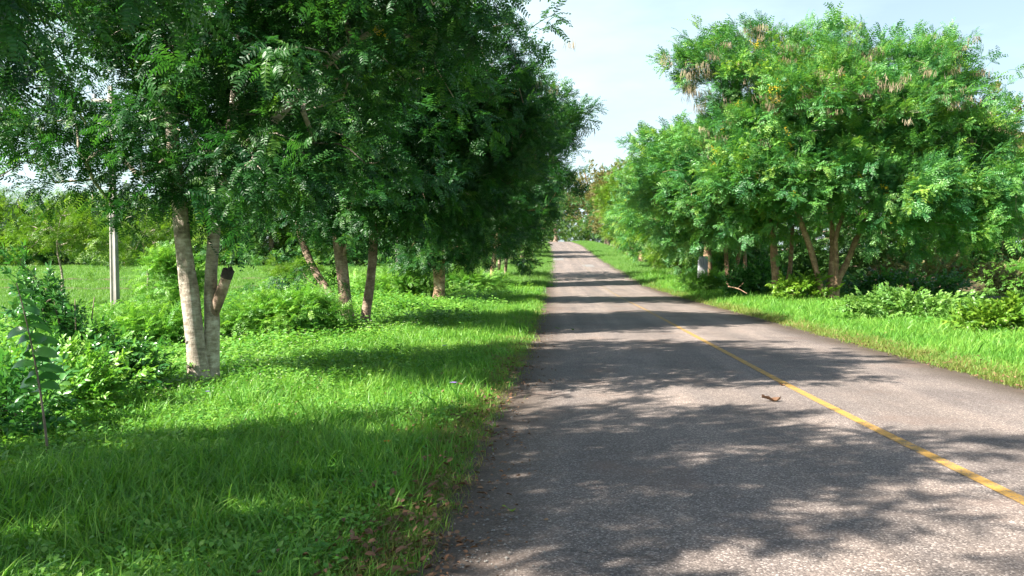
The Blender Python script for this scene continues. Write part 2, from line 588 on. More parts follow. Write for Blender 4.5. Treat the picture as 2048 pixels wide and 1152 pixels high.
# ------------------------------------------------------------------ ground, road, line
ys = np.concatenate([np.arange(-40, 0, 2), np.arange(0, 40, .4), np.arange(40, 120, 1.5), np.arange(120, 300, 4),
                     np.geomspace(300, 4000, 22)])
off = np.concatenate([[0.0, .06, .15, .3, .5], np.arange(.8, 6, .4), np.arange(6, 30, 1.2), np.arange(30, 100, 6), np.geomspace(105, 4000, 20)])
us = np.concatenate([-off[::-1], [RW * .25, RW * .5, RW * .75], RW + off])
U, Yg = np.meshgrid(us, ys)
Z = ground_u(U, Yg)
X = road_x(Yg) + U
# far away the mesh must not fold where the road bends: keep the bend only near the road
X = np.where(np.abs(U) > 60, U + road_x(np.minimum(Yg, 212)) + (road_x(Yg) - road_x(np.minimum(Yg, 212))) * np.clip(1 - (np.abs(U) - 60) / 400, 0, 1), X)
ny, nx = U.shape
idx = np.arange(ny * nx).reshape(ny, nx)
quads = np.stack([idx[:-1, :-1], idx[:-1, 1:], idx[1:, 1:], idx[1:, :-1]], -1).reshape(-1, 4)
dd = np.where(U < 0, -U, np.where(U > RW, U - RW, 0))
fld = smooth((dd - 5) / 6) * .9
gm = new_mesh('ground', np.c_[X.ravel(), Yg.ravel(), Z.ravel()], [quads], [M['ground']], {'field': fld.ravel()}, True)
g = bpy.data.objects.new('ground', gm)
COL.objects.link(g)
tag(g, 'green verge and field ground either side of the road', None, kind='structure')


def strip(name, u0, u1, y0, y1, mat, lift, nu=8, step=.5, ragged=0.0, rng=None):
    yy = np.arange(y0, y1 + step * .5, step)
    uu = np.linspace(0, 1, nu + 1)
    Ug, Y_ = np.meshgrid(uu, yy)
    a = u0 + (rng.normal(0, 1, len(yy)) * ragged)[:, None] if ragged else u0
    b = u1 + (rng.normal(0, 1, len(yy)) * ragged)[:, None] if ragged else u1
    Uo = a + (b - a) * Ug
    Xs = road_x(Y_) + Uo
    camber = -.035 * ((Uo - RW / 2) / (RW / 2))**2
    Zs = road_z(Y_) + lift + camber
    a_, b_ = Ug.shape
    ii = np.arange(a_ * b_).reshape(a_, b_)
    q = np.stack([ii[:-1, :-1], ii[:-1, 1:], ii[1:, 1:], ii[1:, :-1]], -1).reshape(-1, 4)
    me = new_mesh(name, np.c_[Xs.ravel(), Y_.ravel(), Zs.ravel()], [q], [mat], None, True, np.c_[Uo.ravel(), Y_.ravel()])
    o = bpy.data.objects.new(name, me)
    COL.objects.link(o)
    o['kind'] = 'structure'
    return o


strip('road', -.12, RW + .12, -40, 400, M['asphalt'], .035, 12, .5, .035, RNG)['label'] = 'worn grey asphalt country road dipping and rising ahead'
strip('road_line', 3.73, 3.845, -20, 230, M['line'], .0395, 1, .5)['label'] = 'worn yellow centre line painted on the asphalt'
for (u0, u1, y0, y1) in ((.35, 1.75, 103.5, 111), (3.6, 4.8, 84, 90)):
    strip('road_patch', u0, u1, y0, y1, M['patch'], .0395, 2, .5)

# field banks of bare earth
for k, (xa, ya, xb, yb) in enumerate([(-75, 60, -9, 66), (-60, 46, -14, 49), (14, 39, 50, 33)]):
    t = np.linspace(0, 1, 80)
    xx, yy = xa + (xb - xa) * t, ya + (yb - ya) * t + np.sin(t * 23) * .25
    prof = [(-.6, -.1), (-.3, .10), (0, .15), (.3, .09), (.6, -.1)]
    v = np.array([[x, y + a, float(ground(x, y)) + b * (1 + .3 * math.sin(x * 2.3 + a * 5))] for x, y in zip(xx, yy) for a, b in prof])
    ii = np.arange(len(v)).reshape(80, 5)
    q = np.stack([ii[:-1, :-1], ii[1:, :-1], ii[1:, 1:], ii[:-1, 1:]], -1).reshape(-1, 4)
    o = bpy.data.objects.new('field_bank', new_mesh('field_bank', v, [q], [M['earth']], None, True))
    COL.objects.link(o)
    o['kind'] = 'structure'

# a bare brown bank under the trees on the right
t = np.linspace(0, 1, 60)
rb = np.random.default_rng(12)
v = []
for k_, tk in enumerate(t):
    x, y = 13.5 + 19 * tk, 43.5 + 2.5 * tk
    hh = (.75 + .18 * math.sin(tk * 17) + .12 * math.sin(tk * 41)) * min(1, 6 * tk, 6 * (1 - tk))
    for (a, b_) in ((-1.3, -.15), (-.8, .45), (-.45, .9), (.1, 1.0), (1.2, .8), (3.2, -.15)):
        v.append((x + rb.normal(0, .08), y + a + rb.normal(0, .07), float(ground(x, y)) + b_ * hh + rb.normal(0, .03)))
ii = np.arange(360).reshape(60, 6)
q = np.stack([ii[:-1, :-1], ii[1:, :-1], ii[1:, 1:], ii[:-1, 1:]], -1).reshape(-1, 4)
o = bpy.data.objects.new('earth_bank', new_mesh('earth_bank', v, [q], [M['earth']], None, True))
COL.objects.link(o)
o['kind'] = 'structure'

# ------------------------------------------------------------------ instancing of leaves, blades (stuff)
PROTO = {}


def proto(name, mb, mat):
    v = np.concatenate(mb.v)
    me = new_mesh(name, v, [np.concatenate(q) for q in mb.f.values()], [mat], {'tint': np.concatenate(mb.a)}, False)
    return bpy.data.objects.new(name, me)


GROUPS = {}


def scatter_group(objs):
    key = tuple(o.name for o in objs)
    if key in GROUPS:
        return GROUPS[key]
    ng = bpy.data.node_groups.new('leaf_scatter', 'GeometryNodeTree')
    ng.interface.new_socket('Geometry', in_out='INPUT', socket_type='NodeSocketGeometry')
    ng.interface.new_socket('Geometry', in_out='OUTPUT', socket_type='NodeSocketGeometry')
    n, l = ng.nodes, ng.links
    gi, go = n.new('NodeGroupInput'), n.new('NodeGroupOutput')
    jn = n.new('GeometryNodeJoinGeometry')
    for o in reversed(objs):
        oi = n.new('GeometryNodeObjectInfo')
        oi.inputs['Object'].default_value = o
        oi.inputs['As Instance'].default_value = False
        g2 = n.new('GeometryNodeGeometryToInstance')
        l.new(oi.outputs['Geometry'], g2.inputs[0])
        l.new(g2.outputs[0], jn.inputs[0])
    ip = n.new('GeometryNodeInstanceOnPoints')
    ip.inputs['Pick Instance'].default_value = True

    def attr(nm, ty):
        a = n.new('GeometryNodeInputNamedAttribute')
        a.data_type = ty
        a.inputs['Name'].default_value = nm
        return a.outputs['Attribute']
    l.new(gi.outputs[0], ip.inputs['Points'])
    l.new(jn.outputs[0], ip.inputs['Instance'])
    l.new(attr('pick', 'INT'), ip.inputs['Instance Index'])
    e2r = n.new('FunctionNodeEulerToRotation')
    l.new(attr('rot', 'FLOAT_VECTOR'), e2r.inputs[0])
    l.new(e2r.outputs[0], ip.inputs['Rotation'])
    l.new(attr('scl', 'FLOAT_VECTOR'), ip.inputs['Scale'])
    l.new(ip.outputs[0], go.inputs[0])
    GROUPS[key] = ng
    return ng


def euler_from_dirs(d, roll, rng_up=None):
    """Euler XYZ that sends +X to d, keeps +Z about upward, then rolls about X."""
    d = d / (np.linalg.norm(d, axis=1)[:, None] + 1e-9)
    yaw = np.arctan2(d[:, 1], d[:, 0])
    pit = -np.arcsin(np.clip(d[:, 2], -1, 1))
    return np.c_[roll, pit, yaw]


def scatter(name, pts, rot, scl, protos, parent=None, origin=None, pick=None, rng=RNG):
    pts = np.asarray(pts, float)
    n = len(pts)
    if origin is not None:
        pts = pts - np.asarray(origin)
    me = bpy.data.meshes.new(name)
    me.vertices.add(n)
    me.vertices.foreach_set('co', pts.astype(np.float32).ravel())
    a = me.attributes.new('rot', 'FLOAT_VECTOR', 'POINT')
    a.data.foreach_set('vector', np.asarray(rot, np.float32).ravel())
    scl = np.asarray(scl, np.float32)
    if scl.ndim == 1:
        scl = np.repeat(scl[:, None], 3, 1)
    a = me.attributes.new('scl', 'FLOAT_VECTOR', 'POINT')
    a.data.foreach_set('vector', scl.ravel())
    a = me.attributes.new('pick', 'INT', 'POINT')
    if pick is None:
        pick = rng.integers(0, len(protos), n)
    a.data.foreach_set('value', np.asarray(pick, np.int32))
    o = bpy.data.objects.new(name, me)
    COL.objects.link(o)
    md = o.modifiers.new('scatter', 'NODES')
    md.node_group = scatter_group(protos)
    if parent is not None:
        o.parent = parent
    elif origin is not None:
        o.location = origin
    o['kind'] = 'stuff'
    return o


# ---- prototypes: leaves
def rotm(yaw, pit, roll):
    cy_, sy_, cp, sp, cr, sr = math.cos(yaw), math.sin(yaw), math.cos(pit), math.sin(pit), math.cos(roll), math.sin(roll)
    Rz = np.array([[cy_, -sy_, 0], [sy_, cy_, 0], [0, 0, 1]])
    Ry = np.array([[cp, 0, -sp], [0, 1, 0], [sp, 0, cp]])    # positive pit lifts +X
    Rx = np.array([[1, 0, 0], [0, cr, -sr], [0, sr, cr]])
    return Rz @ Ry @ Rx


def leaflet(L, W, fine, cup=.15, droop=.12):
    if fine:
        v = np.array([[0, 0, 0], [L * .3, W * .48, cup * W], [L * .72, W * .40, cup * W - droop * L * .5], [L, 0, -droop * L],
                      [L * .72, -W * .40, cup * W - droop * L * .5], [L * .3, -W * .48, cup * W], [L * .5, 0, -droop * L * .25]])
        f = np.array([[0, 6, 1, 1], [1, 6, 2, 2]])
        f = [np.array([[0, 6, 1], [1, 6, 2], [2, 6, 3], [3, 6, 4], [4, 6, 5], [5, 6, 0]])]
        return v, f
    v = np.array([[0, 0, 0], [L * .5, W * .5, cup * W], [L, 0, -droop * L], [L * .5, -W * .5, cup * W]])
    return v, [np.array([[0, 2, 1], [0, 3, 2]])]


def add_frond(mb, rng, base, R, n=9, L=.28, ll=.055, lw=.02, fine=False, bend=.5):
    """A pinnate leaf along +X of R, arching downward."""
    tint = rng.random()
    s = np.linspace(.12, 1, n)
    ang = -bend * s
    x = L * s * (1 - .12 * bend * s)
    z = -L * bend * .5 * s**2
    # rachis
    rx = np.r_[0, x]
    rz = np.r_[0, z]
    w = .0022
    v = np.concatenate([np.c_[rx, np.full(n + 1, -w), rz], np.c_[rx, np.full(n + 1, w), rz]])
    i = np.arange(n)
    f = np.stack([i, i + 1, i + n + 2, i + n + 1], -1)
    mb.add(v @ R.T + base, [f], tint)
    for k in range(n):
        sz = .75 + .5 * math.sin(math.pi * (k + .6) / n) * .7
        for sd in (-1, 1):
            v, f = leaflet(ll * sz * rng.uniform(.85, 1.1), lw * sz, fine)
            r = rotm(sd * rng.uniform(1.0, 1.25), rng.uniform(-.35, .25), sd * rng.uniform(-.3, .5))
            v = v @ r.T
            rr = rotm(0, ang[k], 0)
            v = v @ rr.T + np.array([x[k], 0, z[k]])
            mb.add(v @ R.T + base, f, min(1, max(0, tint + rng.uniform(-.25, .25))))


def pinnate_spray(rng, fronds=6, n=9, L=.28, ll=.055, lw=.02, fine=False, twig=.32):
    mb = MB()
    tp = np.c_[np.linspace(0, twig, 5), np.zeros(5), .04 * np.sin(np.linspace(0, 2, 5))]
    mb.tube(tp, np.linspace(.006, .002, 5), 3, tint=.2)
    for k in range(fronds):
        t = (k + .5) / fronds
        b = np.array([twig * (.25 + .75 * t), 0, .04 * math.sin(2 * t)])
        yaw = (k * 2.4) % 6.283
        sp = 1.15 - .6 * t
        R = rotm(math.sin(yaw) * sp, math.cos(yaw) * sp * .6 + .25, rng.uniform(-.5, .5))
        add_frond(mb, rng, b, R, n, L * rng.uniform(.8, 1.15), ll, lw, fine, rng.uniform(.3, 1.0))
    return mb


def broad_spray(rng, n=9, ll=.10, lw=.05, twig=.3, fine=True, droop=.3):
    mb = MB()
    tp = np.c_[np.linspace(0, twig, 5), np.zeros(5), .05 * np.sin(np.linspace(0, 2, 5))]
    mb.tube(tp, np.linspace(.005, .002, 5), 3, tint=.2)
    for k in range(n):
        t = (k + .5) / n
        v, f = leaflet(ll * rng.uniform(.7, 1.15), lw * rng.uniform(.8, 1.1), fine, .12, droop * rng.uniform(.3, 1.4))
        yaw = (1 if k % 2 else -1) * rng.uniform(.6, 1.4) * (1.1 - .6 * t)
        R = rotm(yaw, rng.uniform(-.3, .8), rng.uniform(-.8, .8))
        mb.add(v @ R.T + np.array([twig * (.15 + .85 * t), 0, .05 * math.sin(2 * t)]), f, rng.random())
    return mb


def pods_spray(rng):
    mb = MB()
    for k in range(14):
        L = rng.uniform(.12, .24)
        x0 = rng.uniform(0, .3)
        y0 = rng.uniform(-.12, .12)
        t = np.linspace(0, 1, 4)
        c = rng.uniform(-.05, .05)
        p = np.c_[x0 + c * t**2 + rng.uniform(-.04, .04) * t, y0 + rng.uniform(-.07, .07) * t, rng.uniform(-.04, .04) - L * t]
        w = np.array([.002, .0055, .0055, .002])
        v = np.concatenate([p - np.c_[w, 0 * w, 0 * w], p + np.c_[w, w * .5, 0 * w]])
        i = np.arange(3)
        mb.add(v, [np.stack([i, i + 1, i + 5, i + 4], -1)], rng.random())
    return mb


def blossom_spray(rng):
    mb = MB()
    for k in range(34):
        h = rng.uniform(0, 1)
        c = np.array([h * .26, rng.normal(0, .045 * (1.2 - h)), rng.normal(0, .04 * (1.2 - h)) + h * .04])
        v, f = leaflet(.032, .024, False)
        mb.add(v @ rotm(rng.uniform(0, 6.28), rng.uniform(-1, 1), rng.uniform(-1, 1)).T + c, f, rng.random())
    return mb


R_ = np.random.default_rng(5)
for i in range(5):
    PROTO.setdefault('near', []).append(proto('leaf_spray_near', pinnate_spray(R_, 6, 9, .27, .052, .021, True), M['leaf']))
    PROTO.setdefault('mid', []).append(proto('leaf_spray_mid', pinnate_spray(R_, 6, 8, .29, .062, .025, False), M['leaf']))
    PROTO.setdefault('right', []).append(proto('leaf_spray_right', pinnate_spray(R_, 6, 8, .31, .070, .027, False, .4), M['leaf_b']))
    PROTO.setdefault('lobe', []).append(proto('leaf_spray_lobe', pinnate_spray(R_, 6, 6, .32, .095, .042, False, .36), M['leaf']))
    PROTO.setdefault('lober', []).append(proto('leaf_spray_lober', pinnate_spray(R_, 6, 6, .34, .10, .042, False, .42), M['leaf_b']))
    PROTO.setdefault('far', []).append(proto('leaf_spray_far', broad_spray(R_, 22, .15, .075, .55, False), M['leaf_far']))
    PROTO.setdefault('farcas', []).append(proto('leaf_spray_farcas', pinnate_spray(R_, 6, 5, .42, .13, .05, False, .5), M['leaf_b']))
    PROTO.setdefault('yelfar', []).append(proto('leaf_spray_yelfar', pinnate_spray(R_, 6, 5, .42, .12, .045, False, .5), M['leaf_yel']))
    PROTO.setdefault('teak', []).append(proto('leaf_spray_teak', broad_spray(R_, 18, .22, .13, .55, False), M['leaf_teak']))
    PROTO.setdefault('gloss', []).append(proto('leaf_spray_gloss', broad_spray(R_, 9, .095, .05, .28, True, .4), M['leaf_gloss']))
    PROTO.setdefault('yel', []).append(proto('leaf_spray_yel', broad_spray(R_, 10, .13, .065, .34, True, .5), M['leaf_yel']))
    PROTO.setdefault('pale', []).append(proto('leaf_spray_pale', broad_spray(R_, 11, .11, .055, .4, True, .4), M['leaf_pale']))
    PROTO.setdefault('weedy', []).append(proto('leaf_spray_weedy', broad_spray(R_, 12, .055, .028, .22, True, .3), M['weed']))
    PROTO.setdefault('fern', []).append(proto('leaf_spray_fern', pinnate_spray(R_, 5, 9, .26, .05, .016, False, .2), M['weed']))
    PROTO.setdefault('pods', []).append(proto('pod_spray', pods_spray(R_), M['pod']))
    PROTO.setdefault('bloss', []).append(proto('blossom_spray', blossom_spray(R_), M['yellow']))


def tuft(rng, blades, hmin, hmax, spread, width, seg=3, lean=.6):
    mb = MB()
    for k in range(blades):
        h = rng.uniform(hmin, hmax)
        a = rng.uniform(0, 6.283)
        b = rng.normal(0, spread, 2)
        ln = rng.uniform(.1, 1) * lean * h
        t = np.linspace(0, 1, seg + 1)
        cx = b[0] + np.cos(a) * ln * t**1.8
        cyy = b[1] + np.sin(a) * ln * t**1.8
        cz = h * (t - .28 * lean * t**2.2)
        w = width * (1 - t**1.6) * rng.uniform(.7, 1.2)
        fa = a + math.pi / 2 + rng.normal(0, .5)
        wx, wy = np.cos(fa) * w, np.sin(fa) * w
        v = np.concatenate([np.c_[cx - wx, cyy - wy, cz][:-1], np.c_[cx + wx, cyy + wy, cz][:-1], [[cx[-1], cyy[-1], cz[-1]]]])
        i = np.arange(seg - 1)
        mb.add(v, [np.stack([i, i + 1, i + seg + 1, i + seg], -1), np.array([[seg - 1, 2 * seg, 2 * seg - 1]])], rng.random())
    return mb


def weed_clump(rng, n=26, h=.2, r=.13, ll=.05, lw=.03):
    mb = MB()
    for k in range(n):
        a = rng.uniform(0, 6.283)
        q = math.sqrt(rng.random()) * r
        c = np.array([math.cos(a) * q, math.sin(a) * q, h * rng.uniform(.15, 1) * (1 - .4 * q / r)])
        v, f = leaflet(ll * rng.uniform(.6, 1.2), lw * rng.uniform(.8, 1.1), True, .1, .25)
        mb.add(v @ rotm(a + rng.normal(0, .6), rng.uniform(-.3, .7), rng.uniform(-.5, .5)).T + c, f, rng.random())
    return mb


def flowers(rng, n=5, r=.2, h=.2, s=.022):
    mb = MB()
    for k in range(n):
        c = np.array([*rng.normal(0, r, 2), h * rng.uniform(.7, 1.3)])
        for q in range(5):
            v, f = leaflet(s, s * .7, False)
            mb.add(v @ rotm(q * 1.257, .35, 0).T + c, f, rng.random())
    return mb


def litter(rng, n=6, r=.12, s=.06):
    mb = MB()
    for k in range(n):
        v, f = leaflet(s * rng.uniform(.5, 1.2), s * .45, True, rng.uniform(-.1, .5), rng.uniform(-.1, .3))
        mb.add(v @ rotm(rng.uniform(0, 6.28), rng.uniform(-.1, .35), rng.uniform(-.6, .6)).T + np.array([*rng.normal(0, r, 2), rng.uniform(.006, .03)]), f, rng.random())
    return mb


def pebbles(rng):
    mb = MB()
    for k in range(5):
        c = np.array([*rng.normal(0, .12, 2), .004])
        s = rng.uniform(.005, .013)
        v = np.array([[1, 0, 0], [0, 1, 0], [-1, 0, 0], [0, -1, 0], [0, 0, .8]]) * s * rng.uniform(.7, 1.3, (5, 1)) + c
        mb.add(v, [np.array([[0, 1, 4], [1, 2, 4], [2, 3, 4], [3, 0, 4]])], rng.random())
    return mb


for i in range(6):
    PROTO.setdefault('g_short', []).append(proto('grass_tuft_short', tuft(R_, 34, .05, .13, .075, .0030, 2, .8), M['grass']))
    PROTO.setdefault('g_long', []).append(proto('grass_tuft_long', tuft(R_, 20, .12, .30, .06, .0045, 3, .9), M['grass']))
    PROTO.setdefault('g_broad', []).append(proto('grass_tuft_broad', tuft(R_, 12, .10, .24, .06, .0085, 3, 1.1), M['grass']))
    PROTO.setdefault('g_mid', []).append(proto('grass_tuft_mid', tuft(R_, 30, .10, .26, .16, .008, 2, .9), M['grass']))
    PROTO.setdefault('g_dry', []).append(proto('grass_tuft_dry', tuft(R_, 24, .04, .14, .08, .0035, 2, 1.2), M['grass_dry']))
    PROTO.setdefault('g_field', []).append(proto('grass_tuft_field', tuft(R_, 40, .14, .34, .40, .014, 2, .6), M['field']))
    PROTO.setdefault('w_clump', []).append(proto('weed_clump', weed_clump(R_), M['weed']))
    PROTO.setdefault('w_big', []).append(proto('weed_clump_big', weed_clump(R_, 30, .42, .26, .085, .05), M['weed']))
    PROTO.setdefault('flw', []).append(proto('flower_speck', flowers(R_, 4, .2, .2, .012), M['petal']))
    PROTO.setdefault('lit', []).append(proto('leaf_litter_bit', litter(R_), M['dry_leaf']))
    PROTO.setdefault('peb', []).append(proto('pebble_bit', pebbles(R_), M['stone']))


# ------------------------------------------------------------------ trees
def resample(p, step):
    p = np.asarray(p, float)
    d = np.r_[0, np.cumsum(np.linalg.norm(np.diff(p[:, :3], axis=0), axis=1))]
    n = max(3, int(d[-1] / step) + 1)
    t = np.linspace(0, d[-1], n)
    q = np.stack([hermite(d, p[:, k])(t) if len(p) > 2 else np.interp(t, d, p[:, k]) for k in range(p.shape[1])], -1)
    return q


def grow(stems, lobes, n, rng, attach=.45, seg=.5, shell=.5, zmin=None):
    """Branches that reach targets spread through the crown's lobes."""
    pos, par, isstem, stem_of = [], [], [], []
    for st in stems:
        for k, q in enumerate(st):
            pos.append(q[:3])
            par.append(-1 if k == 0 else len(pos) - 2)
            isstem.append(k >= len(st) * attach)
    w = np.array([l[2] * np.prod(l[1])**(.8) for l in lobes], float)
    w /= w.sum()
    T = []
    ch = rng.choice(len(lobes), n, p=w)
    for c in ch:
        ce, ra, _ = lobes[c]
        while True:
            d = rng.normal(0, 1, 3)
            d /= np.linalg.norm(d)
            # uneven outline
            k = 1 + .16 * math.sin(d[0] * 5 + c) * math.cos(d[1] * 4 + 2 * c) + .10 * math.sin(d[2] * 7 + d[0] * 3)
            q = np.array(ce) + np.array(ra) * d * (rng.random()**shell) * k
            if zmin is None or q[2] > zmin:
                T.append(q)
                break
    T = np.array(T)
    P = np.array(pos)
    ok = np.array(isstem)
    d0 = np.min(np.linalg.norm(T[:, None] - P[ok][None], axis=2), axis=1)
    T = T[np.argsort(d0)]
    cap = len(P) + n * 14
    PP = np.zeros((cap, 3))
    PP[:len(P)] = P
    OK = np.zeros(cap, bool)
    OK[:len(P)] = ok
    m = len(P)
    par = list(par)
    paths = []
    cnt = np.zeros(cap, int)
    for t in T:
        dv = PP[:m] - t
        c = np.sqrt((dv**2).sum(1)) + .35 * np.maximum(0, dv[:, 2]) + (~OK[:m]) * 1e6
        i = int(np.argmin(c))
        p0 = PP[i].copy()
        L = np.linalg.norm(t - p0)
        j = par[i]
        dr = p0 - PP[j] if j >= 0 else np.array([0, 0, 1.0])
        dr = dr / (np.linalg.norm(dr) + 1e-9)
        k = max(2, min(13, int(L / seg) + 1))
        s = np.linspace(0, 1, k + 1)[1:, None]
        ctl = p0 + (dr * .35 + np.array([0, 0, .15])) * L * .5 + (t - p0) * .3
        path = (1 - s)**2 * p0 + 2 * s * (1 - s) * ctl + s**2 * t
        path[:-1] += rng.normal(0, .035 * min(L, 2), (k - 1, 3)) if k > 1 else 0
        ids = [i]
        for q in path:
            PP[m] = q
            OK[m] = True
            par.append(ids[-1])
            ids.append(m)
            m += 1
        paths.append(ids)
    for ids in paths:
        q = ids[-1]
        while q >= 0:
            cnt[q] += 1
            q = par[q]
    return PP[:m], par, cnt[:m], paths, T


def tree(name, label, base, stems, lobes, n, mat, protos, leaf_n, seed, cat='tree', group=None, spr=1.0, extra=(), attach=.45,
         zmin=None, bark_part='trunk', tip_r=.006, jit=.38, shell=.5, hang=.0, branch_mat=None, sides=12, flare=1.5, up=.15, stub=None):
    """base: (x, y, z). stems: polylines of (x, y, z, radius)."""
    rng = np.random.default_rng(seed)
    root = thing(name, label, cat, base, group)
    st = [resample(s, .35) for s in stems]
    P, par, cnt, paths, T = grow(st, lobes, n, rng, attach, .5, shell, zmin)
    for si, s in enumerate(st):
        mb = MB()
        r = s[:, 3].copy()
        if flare > 1:
            d = np.linalg.norm(s[:, :3] - s[0, :3], axis=1)
            r *= 1 + (flare - 1) * np.exp(-d / .22) * (s[0, 2] < base[2] + .25)
        mb.tube(s[:, :3], r, sides, cap=True, wob=.09, rng=rng)
        mb.build(bark_part, mat, root, base)
    mb = MB()
    for ids in paths:
        c = cnt[ids].astype(float)
        r = tip_r * np.power(c, .52) + .002
        r[0] = min(r[0], r[1] * 1.3)
        r = np.minimum(r, .16)
        mb.tube(P[ids], r, 6 if c[0] > 12 else 4)
    mb.build('branches', branch_mat or mat, root, base, kind='stuff')
    # leaves
    tips = []
    dirs = []
    ctr = np.mean(T, axis=0)
    for ids in paths:
        q = P[ids[-1]]
        d = q - P[ids[-2]]
        tips.append(q)
        dirs.append(d / (np.linalg.norm(d) + 1e-9))
        if len(ids) > 3:
            k = len(ids) // 2 + 1
            tips.append(P[ids[k]])
            dirs.append(P[ids[k]] - P[ids[k - 1]])
            dirs[-1] = dirs[-1] / (np.linalg.norm(dirs[-1]) + 1e-9)
    tips, dirs = np.array(tips), np.array(dirs)
    ch = rng.integers(0, len(tips), leaf_n)
    p = tips[ch] + rng.normal(0, jit, (leaf_n, 3)) * np.array([1, 1, .7])
    o_ = tips[ch] - ctr
    o_ /= np.linalg.norm(o_, axis=1)[:, None] + 1e-9
    d = dirs[ch] * .5 + o_ * .45 + rng.normal(0, .5, (leaf_n, 3)) + np.array([0, 0, up - hang])
    if zmin is not None:
        k = p[:, 2] > zmin - .3
        p, d, o_ = p[k], d[k], o_[k]
    # keep leaves clear of the photographer and out of the ground
    k = (np.linalg.norm(p - np.array([0, 0, CAMZ]), axis=1) > 2.6) & (p[:, 2] > ground(p[:, 0], p[:, 1]) + .12)
    p, d, o_ = p[k], d[k], o_[k]
    m = len(p)
    scatter('crown', p, euler_from_dirs(d, rng.normal(0, .45, m)), rng.uniform(.75, 1.2, m) * spr, protos, root, base, rng=rng)
    for (nm, pr, cn, zlo, sc) in extra:
        top = np.where((p[:, 2] > zlo) & (np.linalg.norm((p - ctr) / (np.ptp(p, axis=0) + .1), axis=1) > .30))[0]
        if len(top) == 0:
            continue
        # in bunches, as they hang
        b = rng.choice(top, max(1, cn // 4))
        c = rng.choice(b, cn)
        dd = d[c] * .3 + rng.normal(0, .5, (cn, 3)) + np.array([0, 0, .5])
        er = np.c_[rng.normal(0, .12, (cn, 2)), rng.uniform(0, 6.283, cn)] if nm == 'seed_pods' else euler_from_dirs(dd, rng.normal(0, .4, cn))
        scatter(nm, p[c] + o_[c] * .2 + rng.normal(0, .24, (cn, 3)), er, rng.uniform(.7, 1.3, cn) * sc, pr, root, base, rng=rng)
    return root


def stem_px(pts, Y, dY=0.0):
    """[(px, py, width_px)] to a polyline with radii."""
    out = []
    n = len(pts)
    for k, (a, b, w) in enumerate(pts):
        y = Y + dY * k / max(1, n - 1)
        q = pt(a, b, y)
        out.append([*q, w / F * y / 2])
    return out


def on_ground(px, Y, py=None):
    X = (px - CX) / F * Y
    return np.array([X, Y, float(ground(X, Y)) - .04])


def stems_from(base, specs):
    """Each spec is a stem_px polyline; its foot is drawn down into the ground."""
    return specs


# --- tree behind/left of the photographer: only its crown hangs into view
b = np.array([-6.2, 2.6, float(ground(-6.2, 2.6)) - .05])
tree('roadside_tree', 'tree whose leafy boughs hang close overhead at top left, its trunk outside the view', b,
     [[[*b, .17], [-6.1, 2.7, 1.5, .14], [-5.9, 2.9, 3.2, .12], [-5.6, 3.2, 5.2, .07]]],
     [((-5.6, 2.9, 5.3), (3.2, 3.0, 2.0), 1.0), ((-8.4, 1.9, 5.2), (2.6, 2.3, 1.8), .9), ((-3.3, 5.3, 3.9), (1.4, 1.2, 1.0), .9), ((-4.0, 5.8, 3.0), (.9, .8, .5), .6)],
     270, M['bark_pale'], PROTO['near'], 1650, 21, spr=1.1, jit=.2, zmin=1.9, hang=.25, group='trees along the left verge')

# --- tree A, pale twin trunks
bA = on_ground(402, 11.2)
A1 = stem_px([(400, 792, 38), (397, 740, 36), (387, 660, 35), (379, 590, 34), (368, 500, 31), (358, 400, 29), (346, 290, 26), (338, 200, 23), (322, 100, 20), (318, 20, 14), (330, -60, 9)], 11.2)
A2 = stem_px([(420, 790, 31), (422, 720, 30), (424, 650, 29), (421, 580, 26), (426, 500, 25), (432, 430, 23), (446, 330, 22), (464, 240, 19), (473, 140, 15), (478, 40, 10)], 11.35)
A3 = stem_px([(428, 400, 18), (470, 330, 17), (530, 262, 17), (590, 195, 17), (650, 130, 15), (710, 85, 13), (800, 30, 9)], 11.2, -.8)
tA = tree('roadside_tree', 'tall twin-trunked tree with pale ringed bark and a blackened sawn stub', bA, [A1, A2, A3],
          [((-4.9, 12.0, 4.8), (2.5, 2.4, 2.4), 1.0), ((-2.6, 10.6, 5.0), (2.4, 2.4, 1.9), 1.1), ((-1.1, 9.6, 4.65), (1.15, 1.2, .7), .7),
           ((.1, 9.4, 4.1), (.3, .4, .15), 1.5), ((-3.1, 10.2, 2.7), (1.8, 1.4, .8), 1.0), ((-6.1, 11.0, 2.9), (1.4, 1.5, 1.0), 1.1), ((-4.7, 11.5, 2.6), (1.2, 1.2, .6), .6)],
          330, M['bark_pale'], PROTO['near'], 2900, 22, jit=.27, spr=1.1, group='trees along the left verge', attach=.5, zmin=1.75, hang=.15, sides=16,
          extra=(('blossoms', PROTO['bloss'], 14, 3.2, .8),))
# its sawn stub
mb = MB()
stb = resample(stem_px([(424, 655, 16), (428, 622, 26), (438, 596, 25), (448, 568, 22), (457, 541, 21)], 11.36, -.08), .06)
mb.tube(stb[:, :3], stb[:, 3], 10, cap=True, wob=.08, rng=np.random.default_rng(3))
mb.build('sawn_stub', M['bark'], tA, bA)['label'] = 'short sawn-off branch stub with a blackened end'
mb = MB()
e = stb[-1, :3]
mb.tube([e + (stb[-1, :3] - stb[-4, :3]) * -.6, e + (stb[-1, :3] - stb[-2, :3]) * .2], [stb[-1, 3] * 1.12] * 2, 10, cap=True)
for k_ in range(5):
    a_ = k_ * 1.26
    w_ = e + np.array([math.cos(a_), math.sin(a_), 0]) * stb[-1, 3] * .6
    mb.tube([w_, w_ + np.array([.006, 0, .05 + .03 * math.sin(k_ * 2.1)])], [.022, .005], 5, cap=True)
mb.build('stub_end', M['sawn'], tA, bA)

